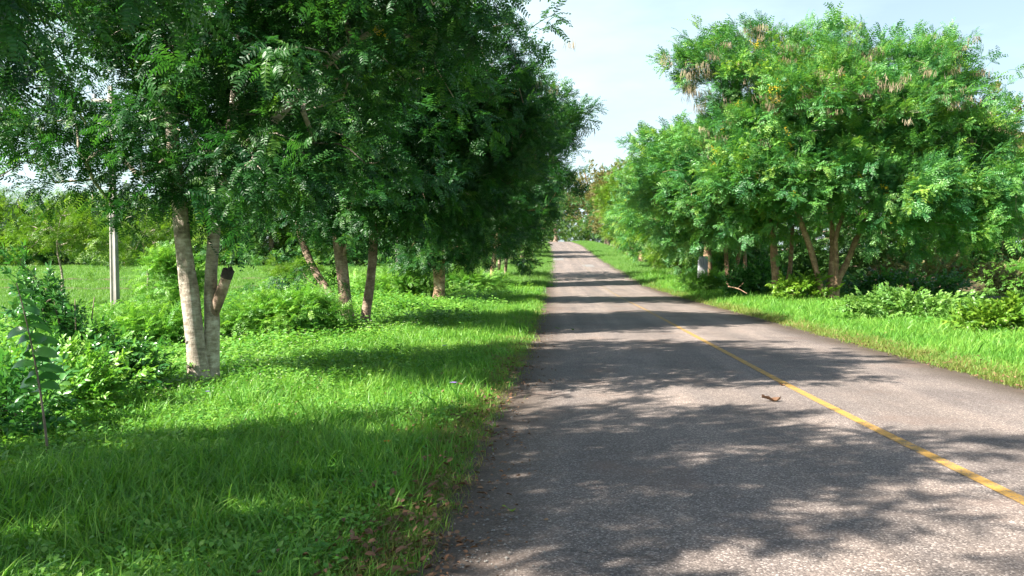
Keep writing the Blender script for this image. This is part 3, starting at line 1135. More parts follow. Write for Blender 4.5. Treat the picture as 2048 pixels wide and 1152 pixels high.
# --- tree B, clump with leaning stem
bB = on_ground(690, 21)
B1 = stem_px([(700, 668, 30), (690, 600, 26), (684, 540, 23), (677, 480, 22), (667, 425, 20), (655, 330, 16), (640, 200, 11)], 21)
B2 = stem_px([(688, 664, 30), (676, 622, 20), (655, 580, 17), (632, 545, 16), (607, 490, 14), (590, 400, 12), (570, 290, 8)], 21, .8)
B3 = stem_px([(682, 520, 10), (705, 470, 10), (740, 380, 9), (800, 280, 7)], 21, -.6)
tree('roadside_tree', 'tree with a thick upright trunk and a second stem leaning left, second from the camera', bB, [B1, B2, B3],
     [((-4.9, 21, 4.6), (3.0, 3.0, 2.9), 1.0), ((-2.8, 20.4, 5.4), (2.9, 2.6, 2.9), 1.0), ((-.9, 20.2, 6.0), (1.9, 1.8, 1.3), .5), ((-3.9, 20, 3.0), (2.6, 2.0, .8), 1.0),
      ((-5.3, 20.6, .75), (.8, .7, .45), .5)],
     330, M['bark'], PROTO['mid'] + PROTO['lobe'], 3700, 23, group='trees along the left verge', spr=1.1, attach=.3,
     extra=(('seed_pods', PROTO['pods'], 60, 4.5, 1.3), ('blossoms', PROTO['bloss'], 26, 5.0, 1.2)))

# --- tree C
bC = on_ground(728, 21.6)
C1 = stem_px([(727, 668, 22), (733, 620, 20), (741, 560, 18), (746, 500, 17), (748, 460, 16), (760, 380, 14), (800, 270, 10)], 21.8, .5)
tree('roadside_tree', 'slim single trunk leaning slightly right beside the leaning double-stemmed tree', bC, [C1],
     [((-1.6, 22.6, 4.6), (2.5, 2.3, 2.6), 1.0), ((-2.4, 22.3, 3.1), (1.9, 1.8, .9), 1.0), ((.2, 22.6, 5.2), (1.3, 1.6, 1.3), .7)],
     230, M['bark'], PROTO['mid'], 2800, 24, group='trees along the left verge', spr=1.1)

# --- tree D, pollarded
bD = on_ground(878, 36)
D1 = stem_px([(877, 606, 20), (876, 570, 17), (872, 535, 14), (860, 480, 13), (850, 400, 10)], 36)
D2 = stem_px([(880, 606, 19), (881, 570, 16), (885, 535, 13), (903, 470, 11), (935, 380, 9)], 36)
tree('roadside_tree', 'short stout mottled trunk that forks low under dense dark foliage', bD, [D1, D2],
     [((-3.0, 36, 4.2), (3.4, 3.0, 3.4), 1.0), ((-3.2, 35.2, 1.7), (1.9, 1.2, .7), .7), ((-.2, 35.5, 5.8), (3.0, 2.8, 3.6), 1.0), ((1.8, 34, 6.5), (1.3, 1.6, 1.5), .7), ((1.7, 33, 7.6), (.7, .6, .25), 1.6), ((2.1, 33, 6.4), (.2, .3, .9), 1.6), ((1.6, 33, 4.9), (.4, .6, .8), 1.2), ((-5.0, 37, 3.6), (2.0, 2.4, 2.4), .5)],
     340, M['bark_mot'], PROTO['lobe'], 2600, 25, group='trees along the left verge', spr=1.25, attach=.4,
     extra=(('seed_pods', PROTO['pods'], 60, 4.5, 1.6),))

# thin stump
bS = on_ground(953, 48)
mb = MB()
sp_ = resample(stem_px([(953, 586, 6), (952, 560, 5), (954, 545, 4)], 48), .2)
mb.tube(sp_[:, :3], np.linspace(.09, .055, len(sp_)), 8, cap=True)
o = mb.build('tree_stump', M['bark_tan'], None, bS)
tag(o, 'thin waist-high dead stump standing between the forked trunk and the slim pale trunk', 'stump')

# --- tree E and the dark ones behind
bE = on_ground(984, 53)
E1 = stem_px([(983, 578, 11), (986, 540, 10), (990, 500, 9), (1000, 440, 8), (1010, 330, 6)], 53)
tree('roadside_tree', 'slim pale sunlit trunk leaning right, in front of two dark stems near the road', bE, [E1],
     [((-.4, 55, 5.0), (2.6, 2.2, 3.6), 1.0), ((1.0, 56, 5.6), (1.8, 1.8, 2.2), .5), ((-3.2, 54, 4.6), (2.4, 2.0, 2.6), .6)],
     240, M['bark_mot'], PROTO['lobe'], 1700, 26, group='trees along the left verge', spr=1.5)
bF = on_ground(999, 66)
tree('roadside_tree', 'dark shaded tree with two thin stems just behind the slim pale trunk', bF,
     [stem_px([(996, 560, 6), (999, 520, 6), (1002, 480, 5), (1000, 400, 4)], 66), stem_px([(1010, 560, 6), (1013, 515, 6), (1018, 470, 5), (1030, 400, 4)], 66)],
     [((.4, 64, 5.4), (3.4, 4.4, 4.6), 1.0), ((-3.4, 66, 4.0), (2.4, 2.6, 3.0), .5)],
     290, M['bark'], PROTO['far'], 2400, 27, group='trees along the left verge', spr=1.0, sides=8)
far_left = [(88, -11.5, 4.3, 5.6, 31), (112, -3.9, 5.4, 6.0, 32), (126, -4.4, 5.6, 6.6, 33), (172, -13.0, 6.5, 8.6, 34)]
words_l = ['nearest of the four distant trees on the left side of the rising road', 'second of the four distant trees on the left side of the rising road',
           'third of the four distant trees on the left side of the rising road', 'farthest of the four trees on the left, beside the road crest']


def simple_tree(Y, u, r, h, seed, label, protos, mat, group, X=None, n=150, leaves=900, spr=1.2, low=.55, name='distant_tree'):
    rng = np.random.default_rng(seed)
    if X is None:
        X = float(road_x(Y)) + u
    z = float(ground(X, Y)) - .05
    b_ = np.array([X, Y, z])
    top = z + h
    st = [[[X, Y, z, .035 * h], [X + rng.normal(0, .15), Y, z + h * .25, .028 * h], [X + rng.normal(0, .4), Y, z + h * .5, .02 * h], [X + rng.normal(0, .6), Y, top - .8, .008 * h]]]
    c = z + h * .5 + low * .5
    lobes = [((X, Y, c), (r * .85, r * .85, h * .5 - low * .5), 1.0)]
    for k in range(4):
        a = rng.uniform(0, 6.283)
        q = rng.uniform(.35, .6) * r
        lobes.append(((X + math.cos(a) * q, Y + math.sin(a) * q, z + h * rng.uniform(.4, .78)), (r * .5, r * .5, h * .2), .5))
    return tree(name, label, b_, st, lobes, n, mat, protos, leaves, seed, group=group, spr=spr, sides=6, attach=.2, jit=.5, tip_r=.01)


for (Y, u, r, h, sd), wds in zip(far_left, words_l):
    simple_tree(Y, u, r, h * 1.55, sd, wds, PROTO['far'], M['bark'], 'distant trees left of the road', n=180, leaves=1900, spr=1.25)

# --- right side: big spreading tree
bH = on_ground(1655, 33)
H = [stem_px([(1646, 606, 13), (1641, 575, 12), (1632, 540, 12), (1622, 500, 12), (1600, 440, 10), (1560, 340, 8)], 33),
     stem_px([(1661, 606, 17), (1663, 560, 15), (1666, 510, 13), (1664, 460, 10), (1650, 340, 8), (1640, 220, 5)], 33.2),
     stem_px([(1668, 606, 16), (1676, 560, 14), (1694, 525, 13), (1712, 480, 11), (1750, 400, 9), (1790, 250, 6)], 33.3),
     stem_px([(1672, 570, 8), (1674, 520, 8), (1672, 478, 8), (1720, 380, 6), (1850, 300, 5)], 32.6)]
tree('spreading_tree', 'largest tree on the right, several dark stems from one base, yellow blossom, brown pods', bH, H,
     [((12.2, 33, 6.3), (4.6, 4.2, 3.6), 1.0), ((15.6, 32.5, 5.9), (3.3, 3.8, 3.2), .9), ((13.3, 33, 8.2), (4.2, 3.0, 1.8), .6), ((9.4, 33, 5.3), (2.6, 3, 2.4), .7),
      ((13.6, 30.8, 3.9), (4.2, 2.2, 1.4), .8), ((17.5, 31.5, 3.4), (3.0, 2.4, 1.9), .8), ((18.7, 33, 5.7), (2.3, 2.6, 2.1), .5),
      ((8.4, 33, 8.6), (2.1, 1.6, 1.1), .6), ((17.6, 33, 8.3), (1.7, 1.4, 1.5), .35), ((11.0, 33.2, 9.6), (1.6, 1.0, .6), .35), ((11.3, 33, 10.5), (.4, .4, .45), .8), ((12.7, 33, 10.3), (.5, .4, .4), .8), ((15.1, 33, 9.9), (.4, .4, .8), .8), ((16.4, 32.8, 9.7), (.35, .4, 1.0), .8), ((17.6, 33, 9.8), (.4, .4, .8), .8), ((19.2, 33, 8.2), (.5, .5, 1.2), .6), ((8.3, 33, 9.9), (.5, .4, .5), .9), ((9.9, 33, 10.1), (.6, .4, .5), .9)],
     620, M['bark_tan'], PROTO['right'] + PROTO['lober'][:3], 7400, 41, spr=1.3, attach=.45, sides=10, group='trees along the right verge', zmin=1.3, jit=.36, up=.35, branch_mat=M['pale_limb'],
     extra=(('seed_pods', PROTO['pods'], 1300, 5.8, 1.3), ('blossoms', PROTO['bloss'], 200, 3.6, 1.4)))
bI = on_ground(1553, 35)
tree('roadside_tree', 'stout sunlit tan trunk with a thinner leaning stem, left of the largest tree', bI,
     [stem_px([(1552, 600, 19), (1552, 560, 17), (1549, 520, 16), (1545, 470, 12), (1520, 380, 8)], 35), stem_px([(1572, 578, 9), (1579, 545, 9), (1582, 515, 8), (1585, 450, 7)], 35.5)],
     [((10.8, 35.5, 4.9), (3.0, 2.8, 2.6), 1.0), ((8.0, 35.5, 4.6), (2.3, 2.4, 2.2), .9), ((9.6, 34, 3.2), (2.4, 1.8, .9), .6)],
     280, M['bark_tan'], PROTO['lober'], 2500, 42, spr=1.15, group='trees along the right verge', zmin=1.6,
     extra=(('blossoms', PROTO['bloss'], 12, 3.0, 1.2),))
bJ = on_ground(1462, 42)
tree('roadside_tree', 'three thin trunks growing together, third tree along the right verge', bJ,
     [stem_px([(1457, 573, 9), (1454, 540, 9), (1452, 505, 8), (1440, 430, 6)], 42), stem_px([(1466, 570, 9), (1470, 540, 9), (1480, 505, 8), (1490, 420, 6)], 42.4),
      stem_px([(1484, 572, 9), (1490, 540, 8), (1489, 500, 7), (1500, 420, 5)], 42)],
     [((11.2, 43, 5.0), (3.2, 3.2, 3.0), 1.0), ((8.6, 43, 4.2), (2.2, 2.6, 2.5), .8), ((8.8, 43, 6.6), (2.4, 2.0, 1.6), .7)],
     280, M['bark_tan'], PROTO['lober'], 2400, 43, spr=1.3, group='trees along the right verge', zmin=1.7,
     extra=(('seed_pods', PROTO['pods'], 60, 4.5, 1.8), ('blossoms', PROTO['bloss'], 14, 3, 1.3)))
right_row = [(52, 3.4, 3.9, 9.6, 51, 'farcas', 'bushy bright green tree with foliage down to the grass, just past the three thin trunks'),
             (64, 3.4, 4.2, 10.2, 52, 'yelfar', 'yellow-green low tree beside the road, second past the three thin trunks'),
             (80, 3.8, 4.4, 11.5, 53, 'farcas', 'dense green tree on the right bank halfway up the far slope'),
             (100, 4.4, 5.0, 12.5, 54, 'far', 'dark green tree on the right bank near the top of the far slope'),
             (124, 5.2, 5.6, 14, 55, 'yelfar', 'olive yellow tree on the right bank just below the crest'),
             (155, 6.0, 6.5, 16, 56, 'teak', 'brown-topped tree beside the road crest on the right')]
for (Y, u, r, h, sd, pr, lb) in right_row:
    low_ = 2.9 if Y == 52 else .3
    simple_tree(Y, RW + u, r, h, sd, lb, PROTO[pr], M['bark_tan'], 'distant trees right of the road', n=220, leaves=2300, spr=.9 + Y / 260, low=low_)
crest = [(205, 2.5, 6.5, 17.5, 61, 'far', 'green tree closing the view straight ahead beyond the road crest'),
         (218, -7.5, 6, 13, 62, 'far', 'tree behind the crest left of the gap of sky'),
         (232, 12.5, 8.5, 22, 63, 'teak', 'pale brown tree standing behind the crest on the right'),
         (195, 15, 7.5, 19, 64, 'far', 'mixed green tree behind the brown-topped tree at the crest'),
         (236, 2.5, 8.0, 20, 65, 'teak', 'brownish tree farthest away down the middle of the road view')]
for (Y, xo, r, h, sd, pr, lb) in crest:
    X_ = float(road_x(min(Y, 212))) + xo
    simple_tree(Y, 0, r, h, sd, lb, PROTO[pr], M['bark'], 'trees closing the view at the crest', X=X_, n=200, leaves=2000, spr=1.6, low=.2)

# second row behind on the right
back_r = [(50, 22.5, 5, 8.0, 71, 'far', 'dark tree behind the largest tree, its crown above the brown bank'),
          (56, 31, 5.5, 9.0, 72, 'far', 'shaded green tree behind the right end of the brown bank'),
          (60, 35.5, 6, 13.8, 73, 'teak', 'brown flowering teak tree at the right edge of the view'),
          (74, 24, 6, 9.5, 74, 'far', 'green tree far behind the three thin trunks'),
          (66, 47, 6.5, 12, 75, 'teak', 'second teak tree, mostly beyond the right edge of the view'),
          (58, 15.5, 4.0, 7.5, 76, 'far', 'dark tree in the shade directly behind the stout tan trunk')]
for (Y, X_, r, h, sd, pr, lb) in back_r:
    simple_tree(Y, 0, r, h, sd, lb, PROTO[pr], M['bark'], 'trees behind the right verge', X=X_, n=220, leaves=2300, spr=1.25, low=.2)

# far tree line across the left field
ordn = ['first', 'second', 'third', 'fourth', 'fifth', 'sixth', 'seventh', 'eighth', 'ninth', 'tenth', 'eleventh', 'twelfth', 'thirteenth', 'fourteenth']
rl = np.random.default_rng(77)
xs_px = [-30, 45, 120, 190, 255, 330, 400, 470, 545, 610, 680, 745, 815, 890]
for k, px in enumerate(xs_px):
    Y = 122 + rl.uniform(-10, 14)
    X_ = (px - CX) / F * Y
    h = rl.uniform(9.5, 14)
    pr = ['far', 'yelfar', 'far', 'yelfar', 'far', 'far'][k % 6]
    desc = {'far': 'dark green', 'yelfar': 'yellow-green', 'teak': 'brownish'}[pr]
    simple_tree(Y, 0, rl.uniform(5.0, 6.5), h, 80 + k, f'{desc} tree, {ordn[k]} from the left in the row across the field', PROTO[pr], M['bark'],
                'tree line across the left field', X=X_, n=150, leaves=1500, spr=2.0, low=.1)

ru = np.random.default_rng(303)


def undergrowth(label, xa, ya, xb, yb, depth, h, n, protos, spr):
    t = ru.random(n)
    X_ = xa + (xb - xa) * t + ru.normal(0, depth, n)
    Y_ = ya + (yb - ya) * t + ru.normal(0, depth, n)
    hh = h * (.55 + .3 * np.sin(t * 41 + 1) + .25 * np.sin(t * 97 + 2))
    z = ground(X_, Y_) + hh * ru.random(n)**.7
    d = ru.normal(0, .6, (n, 3)) + np.array([0, 0, .5])
    scatter('undergrowth', np.c_[X_, Y_, z], euler_from_dirs(d, ru.normal(0, .5, n)), ru.uniform(.7, 1.3, n) * spr, protos, rng=ru)['label'] = label


undergrowth('dark bushes massed below the tree line across the left field', -96, 128, -6, 112, 2.2, 4.2, 5200, PROTO['far'] + PROTO['farcas'], 1.7)
undergrowth('bushes massed behind the crest of the road', -2, 222, 48, 212, 3, 6.0, 1800, PROTO['far'] + PROTO['yelfar'], 2.2)
undergrowth('bushes massed on the left bank near the crest', 1.5, 120, 5.2, 205, 1.0, 3.0, 1300, PROTO['far'], 1.5)
undergrowth('shaded bushes massed behind the right verge trees', 13, 52, 44, 58, 1.2, 2.2, 2200, PROTO['far'] + PROTO['mid'], 1.1)
undergrowth('bushes massed far behind the right verge trees', 20, 92, 78, 84, 2.2, 5.0, 2600, PROTO['far'], 1.8)
undergrowth('bushes massed along the foot of the right bank', 15.5, 52, 24, 160, 1.3, 3.4, 2600, PROTO['far'] + PROTO['farcas'], 1.3)

# ------------------------------------------------------------------ shrubs and tall weeds


def shrub(name, label, px, Y, top_py, rx, lobes_rel, protos, leaves, seed, n=60, spr=1.0, group=None, hang=0.0, X=None, jit=.13):
    """lobes_rel: [(dx, dy, zc, rx, ry, rz, w)] about the foot."""
    X = (px - CX) / F * Y if X is None else X
    z = float(ground(X, Y))
    b_ = np.array([X, Y, z - .03])
    rng = np.random.default_rng(seed)
    st = []
    for k in range(3):
        a = rng.uniform(0, 6.28)
        hgt = max(l[2] for l in lobes_rel) * .8
        st.append([[X + .05 * math.cos(a), Y + .05 * math.sin(a), z - .03, .014], [X + .15 * math.cos(a), Y + .15 * math.sin(a), z + hgt * .5, .011], [X + .25 * math.cos(a), Y + .25 * math.sin(a), z + hgt, .006]])
    lobes = [((X + l[0], Y + l[1], z + l[2]), (l[3], l[4], l[5]), l[6]) for l in lobes_rel]
    return tree(name, label, b_, st, lobes, n, M['twig'], protos, leaves, seed, cat='shrub', group=group, spr=spr, attach=.1, bark_part='stem', tip_r=.0022, jit=jit, sides=5, flare=1, shell=.6, hang=hang)


SH = [
    ('dark_shrub', 'dark glossy-leaved shrub at the left edge under the tall arching shoot', 35, 7.6, 0, 0, [(0, 0, .38, .5, .5, .32, 1), (-.4, .1, .3, .5, .4, .28, 1)], 'gloss', 260, 101, 1.0),
    ('vine_shrub', 'tall vine-draped shrub sloping down from upper left to lower right beside the pale twin trunks', 150, 10.5, 0, 0, [(-.55, 0, 1.75, .2, .25, .42, .7), (-.4, 0, 1.3, .3, .3, .45, .8), (-.1, 0, .95, .38, .35, .4, 1), (.3, 0, .6, .5, .4, .38, 1.2), (.75, 0, .35, .4, .4, .25, .8)], 'gloss', 620, 102, .85),
    ('leafy_shrub', 'bushy shrub between the tall vine-draped shrub and the dark glossy one', 100, 9.2, 0, 0, [(0, 0, .4, .7, .5, .35, 1), (.5, -.2, .3, .5, .4, .25, 1)], 'weedy', 620, 103, 1.2),
    ('leafy_shrub', 'low yellowish leafy shrub left of the foot of the pale twin trunks', 225, 10.8, 0, 0, [(0, 0, .26, .6, .5, .24, 1), (-.5, -.3, .22, .5, .4, .2, 1)], 'weedy', 460, 104, 1.2),
    ('feathery_shrub', 'rounded feathery-leaved shrub just left of the leaning double-stemmed tree', 545, 18.6, 0, 0, [(0, 0, .4, .85, .7, .36, 1), (.8, .3, .5, .5, .5, .4, .8), (-.8, 0, .25, .6, .6, .22, .7)], 'fern', 900, 105, 1.35),
    ('feathery_shrub', 'feathery-leaved shrub seen just left of the pale twin trunks, in mid distance', 330, 17.5, 0, 0, [(0, 0, .3, 1.0, .7, .28, 1), (-1, 0, .22, .8, .7, .2, .8)], 'fern', 800, 106, 1.35),
    ('sapling', 'young bushy sapling left of the pale twin trunks, reaching the far tree line', 350, 23, 0, 0, [(0, 0, 1.2, .6, .8, .8, 1), (-.2, 0, 1.8, .5, .6, .4, .7)], 'fern', 380, 107, 1.4),
    ('leafy_shrub', 'fresh green shrub right of the stout forked trunk', 920, 44, 0, 0, [(0, 0, .5, 1.3, 1, .55, 1), (1.2, 0, .4, 1, .8, .4, .7)], 'fern', 500, 108, 2.0),
    ('leafy_shrub', 'fresh green shrub left of the stout forked trunk', 815, 38, 0, 0, [(0, 0, .5, 1.2, 1, .5, 1), (-1.2, 0, .35, 1, .8, .4, .7)], 'fern', 500, 109, 2.0),
    ('leafy_shrub', 'light green bush at the far field edge behind the leaning tree', 585, 60, 0, 0, [(0, 0, .9, 2.2, 1.4, .9, 1)], 'yelfar', 160, 110, 1.0),
    ('sprawling_shrub', 'sprawling pale-leaved shrub in the grass right of the largest tree', 1800, 22.5, 0, 0, [(0, 0, .5, .9, .7, .26, 1), (-1.3, 0, .42, .6, .5, .2, .6), (1.2, -.1, .4, .8, .6, .22, .8), (.4, -.5, .3, 1.2, .4, .22, .7)], 'pale', 620, 111, 1.1),
    ('yellow_green_shrub', 'bright yellow-green broad-leaved shrub at the right edge beside the road verge', 2010, 17.6, 0, 0, [(0, 0, .38, .7, .6, .32, 1), (-.5, -.1, .28, .5, .5, .22, .8), (.7, 0, .28, .7, .5, .25, .8)], 'yel', 520, 112, .95),
    ('leafy_shrub', 'yellow-tipped low shrub between the stout tan trunk and the largest tree', 1600, 33, 0, 0, [(0, 0, .55, 1.0, .8, .55, 1)], 'yel', 240, 113, 1.2),
    ('leafy_shrub', 'green shrub left of the stout tan trunk, in tree shade', 1515, 38, 0, 0, [(0, 0, .6, 1.3, .8, .6, 1)], 'gloss', 380, 114, 1.9),
    ('leafy_shrub', 'green shrub at the foot of the grey concrete slab', 1415, 46, 0, 0, [(0, 0, .45, 1.1, .5, .4, 1)], 'fern', 260, 115, 1.6),
    ('leafy_shrub', 'light green bush in the field at the far right edge', 2035, 44, 0, 0, [(0, 0, .6, 1.8, 1.2, .55, 1)], 'fern', 420, 116, 2.2),
    ('leafy_shrub', 'shaded bush right of the largest tree in front of the brown bank', 1760, 36, 0, 0, [(0, 0, .6, 2.0, 1, .6, 1), (2.4, 0, .5, 1.6, 1, .5, 1)], 'gloss', 520, 117, 2.0),
]
for (nm, lb, px, Y, a_, b2_, lr, pr, lv, sd, sp) in SH:
    shrub(nm, lb, px, Y, 0, 0, lr, PROTO[pr], lv, sd, spr=sp, n=70 if lv > 400 else 40, jit=.12 * max(1, sp))
for (px_, Y_, sd_, lb_) in ((120, 33, 131, 'young sunlit yellow-green tree left of the near concrete pole'), (292, 37, 132, 'young sunlit yellow-green tree between the near concrete pole and the pale twin trunks')):
    b_ = on_ground(px_, Y_)
    x_, y_, z_ = b_
    tree('young_tree', lb_, b_, [[[x_, y_, z_, .07], [x_ + .1, y_, z_ + 1.2, .05], [x_ - .1, y_, z_ + 2.6, .03], [x_ + .1, y_, z_ + 3.8, .015]]],
         [((x_, y_, z_ + 3.3), (1.9, 1.6, 1.1), 1), ((x_ + 1.2, y_, z_ + 2.6), (1.2, 1.2, .8), .6), ((x_ - 1.3, y_, z_ + 2.7), (1.2, 1.2, .8), .6)],
         110, M['bark_pale'], PROTO['yelfar'], 420, sd_, spr=.72, sides=6, attach=.3, jit=.3)
# brown, dry undergrowth
shrub('dry_thicket', 'brown dry-leaved thicket in shade beneath the right side of the largest tree', 1880, 40, 0, 0,
      [(0, 0, 1.3, 2.2, 1.2, .8, 1), (3, 0, .9, 2, 1.2, .8, 1), (-2.5, 0, .9, 1.8, 1.2, .7, 1)], PROTO['teak'], 420, 118, n=90, spr=.6, jit=.35)

# the tall shoot with large drooping leaves, each leaf a part
Xs, Ys = pt(68, 700, 6.6)[0], 6.6
zs = float(ground(Xs, Ys))
shoot = thing('tall_shoot', 'tall upright shoot with rows of large dark arching leaves at the left edge', 'plant', (Xs, Ys, zs))
rs = np.random.default_rng(9)
tt = np.linspace(0, 1, 14)
sp = np.c_[.10 * (1 - tt) - .16 * tt**2, 0.05 * tt, 1.62 * tt - .02]
topz = pt(30, 566, 6.6)[2] - zs
sp[:, 2] *= topz / sp[-1, 2]
mb = MB()
mb.tube(sp, np.linspace(.012, .004, 14), 6)
mb.build('stem', M['twig'], shoot)


def big_leaf_mesh(L, W, droop):
    mb_ = MB()
    n_ = 7
    t = np.linspace(0, 1, n_)
    w = W * np.sin(np.pi * np.clip(t * .96 + .04, 0, 1))**.75
    x = L * np.sin(t * droop) / droop
    z = -L * (1 - np.cos(t * droop)) / droop
    rows = [np.c_[x, s_ * w * .5, z + abs(s_) * W * .12] for s_ in (-1, 0, 1)]
    v = np.concatenate(rows)
    i = np.arange(n_ - 1)
    mb_.add(v, [np.concatenate([np.stack([i + a * n_, i + 1 + a * n_, i + 1 + (a + 1) * n_, i + (a + 1) * n_], -1) for a in (0, 1)])], rs.random())
    return new_mesh('leaf', np.concatenate(mb_.v), [np.concatenate(q) for q in mb_.f.values()], [M['leaf_gloss']], {'tint': np.concatenate(mb_.a)}, True)


leaf_meshes = [big_leaf_mesh(.20, .085, 1.5), big_leaf_mesh(.18, .08, 1.9), big_leaf_mesh(.21, .09, 1.3)]
for k in range(26):
    t = .42 + .58 * k / 25
    q = np.array([np.interp(t, tt, sp[:, c]) for c in range(3)])
    o = bpy.data.objects.new('leaf', leaf_meshes[k % 3])
    o.location = q
    sd = 0 if k % 2 else math.pi
    s_ = 1.15 - .55 * max(0, (t - .75) / .25)
    o.rotation_euler = ((.75 if k % 2 else -.75) + rs.normal(0, .25), -rs.uniform(-.1, .45), sd + rs.normal(0, .35) + (-.35 if k % 2 == 0 else .35))
    o.scale = (s_, s_, s_)
    o.parent = shoot
    COL.objects.link(o)

# tall grass clump at right
mb = tuft(np.random.default_rng(4), 60, .4, .85, .12, .009, 4, .9)
Xc, Yc = (1905 - CX) / F * 20, 20.0
o = mb.build('tall_grass_clump', M['grass'])
o.location = (Xc, Yc, float(ground(Xc, Yc)))
tag(o, 'tall grey-green grass clump left of the yellow-green shrub', 'grass clump')

# ------------------------------------------------------------------ grass, weeds, litter (stuff)
rg = np.random.default_rng(1)


def in_view_points(n, y0, y1, side, dmin, dmax, margin=.08, keep=None):
    """Ground points thinning with distance. side: -1 left of the road, 1 right."""
    Y = np.exp(rg.uniform(math.log(y0), math.log(y1), n))
    sx = rg.uniform(-.637 - margin, .637 + margin, n)
    Xp = sx * (Y + .6)
    u = Xp - road_x(Y)
    d = np.where(u < 0, -u, u - RW)
    ok = ((u < 0) if side < 0 else (u > RW)) & (d > dmin) & (d < dmax)
    Xp, Y, d = Xp[ok], Y[ok], d[ok]
    return Xp, Y, d


def lay(name, label, X_, Y_, protos, scl, lift=0.0, tilt=.15, pick=None, parent=None):
    n = len(X_)
    p = np.c_[X_, Y_, ground(X_, Y_) + lift - .01]
    rot = np.c_[rg.normal(0, tilt, n), rg.normal(0, tilt, n), rg.uniform(0, 6.283, n)]
    o_ = scatter(name, p, rot, scl, protos, pick=pick, rng=rg)
    if label:
        o_['label'] = label
    return o_


def patch(X_, Y_, s=1.0, ph=0.0):
    return .5 + .28 * np.sin(X_ * 1.1 * s + 2 * np.sin(Y_ * .7 * s + ph) + ph) + .22 * np.cos(Y_ * .9 * s - X_ * .5 * s + ph * 2)


TG = PROTO['g_short'] + PROTO['g_long'] + PROTO['g_broad'] + PROTO['g_mid']
# left verge, near
Xp, Yp, d = in_view_points(60000, 2.6, 60, -1, -.05, 7.5)
keep = rg.random(len(Xp)) < np.clip(1.25 - d / 7.5 * .6, 0, 1) * np.where(d < .5, .22 + 1.2 * d, 1)
Xp, Yp, d = Xp[keep], Yp[keep], d[keep]
q = patch(Xp, Yp, 1.0, .4)
rr = rg.random(len(Xp))
pick = np.where(rr < .45, rg.integers(0, 6, len(Xp)), np.where(rr < .45 + .4 * q, rg.integers(6, 12, len(Xp)), rg.integers(12, 18, len(Xp))))
pick = np.where(Yp > 15, rg.integers(18, 24, len(Xp)), pick)
sc = rg.uniform(.7, 1.25, len(Xp)) * (.75 + .5 * q) * np.where(Yp > 15, .55 + Yp / 70, 1.0) * np.where(d < .5, .65, 1)
lay('grass', 'lush green grass of the left roadside verge', Xp, Yp, TG, sc, pick=pick)
Xt, Yt, dt = in_view_points(9000, 4, 45, -1, .3, 7)
keep = (patch(Xt, Yt, 1.9, 4.0) > .62) & (rg.random(len(Xt)) < .5)
lay('tall_grass', 'taller uneven grass tufts in the left verge', Xt[keep], Yt[keep], PROTO['g_long'] + PROTO['g_broad'], rg.uniform(1.0, 1.7, keep.sum()), 0, .25)
# right verge
Xp, Yp, d = in_view_points(90000, 9, 70, 1, -.02, 9)
keep = rg.random(len(Xp)) < np.where(d < .4, .35 + 1.5 * d, 1)
Xp, Yp, d = Xp[keep], Yp[keep], d[keep]
q = patch(Xp, Yp, .8, 1.4)
sc = rg.uniform(.8, 1.3, len(Xp)) * (.8 + Yp / 60) * np.where(d < .8, .55 + .3 * d, 1) * (.7 + .6 * smooth(d / 2.5))
lay('grass', 'bright green grass of the right roadside verge', Xp, Yp, PROTO['g_mid'] + PROTO['g_long'], sc)
Xn, Yn = rg.uniform(6.4, 13, 5200), rg.uniform(.5, 10.5, 5200)
k_ = Xn - road_x(Yn) > RW + .02
lay('grass', 'bright grass of the right verge beside the photographer', Xn[k_], Yn[k_], PROTO['g_mid'] + PROTO['g_long'], rg.uniform(.7, 1.1, k_.sum()))
Xn, Yn = rg.uniform(-8, -.5, 7000), rg.uniform(.5, 9, 7000)
k_ = (Xn < road_x(Yn) + .05) & (np.abs(Xn) > .70 * (Yn + .6))
lay('grass', 'grass of the left verge beside the photographer', Xn[k_], Yn[k_], PROTO['g_short'] + PROTO['g_long'], rg.uniform(.8, 1.2, k_.sum()))
# both verges up the far slope
for side, tx in ((-1, 'grass of the left verge on the far slope'), (1, 'grass of the right verge on the far slope')):
    Y = rg.uniform(55, 235, 7000)
    d = rg.uniform(0, 5, 7000)
    u = -d if side < 0 else RW + d
    lay('grass', tx, road_x(Y) + u, Y, PROTO['g_field'], rg.uniform(.6, 1.0, 7000))
# dry grass and litter at the road edges
Xp, Yp, d = in_view_points(60000, 2.6, 45, -1, -.12, .9)
keep = rg.random(len(Xp)) < .45
lay('dry_grass', 'dry straw-coloured grass along the left road edge', Xp[keep], Yp[keep], PROTO['g_dry'], rg.uniform(.6, 1.1, keep.sum()) * (.9 + Yp[keep] / 40))
Xr, Yr, dr = in_view_points(120000, 9, 60, 1, -.12, 1.1)
keep = rg.random(len(Xr)) < .55 * np.clip(1.3 - dr, .1, 1)
lay('dry_grass', 'dry straw-coloured grass along the right road edge', Xr[keep], Yr[keep], PROTO['g_dry'], rg.uniform(.7, 1.3, keep.sum()) * (1 + Yr[keep] / 40))
Xp2 = np.r_[Xp, Xr]
Yp2 = np.r_[Yp, Yr]
d2 = np.r_[d, dr]
keep = rg.random(len(Xp2)) < .17 * np.clip(1.2 - d2, .1, 1) * (.3 + 1.4 * patch(Xp2, Yp2, 2.0, 1.0))
n_ = keep.sum()
lay('leaf_litter', 'fallen brown leaves scattered along the road edges', Xp2[keep], Yp2[keep], PROTO['lit'], rg.uniform(.6, 1.2, n_), .02, .2)
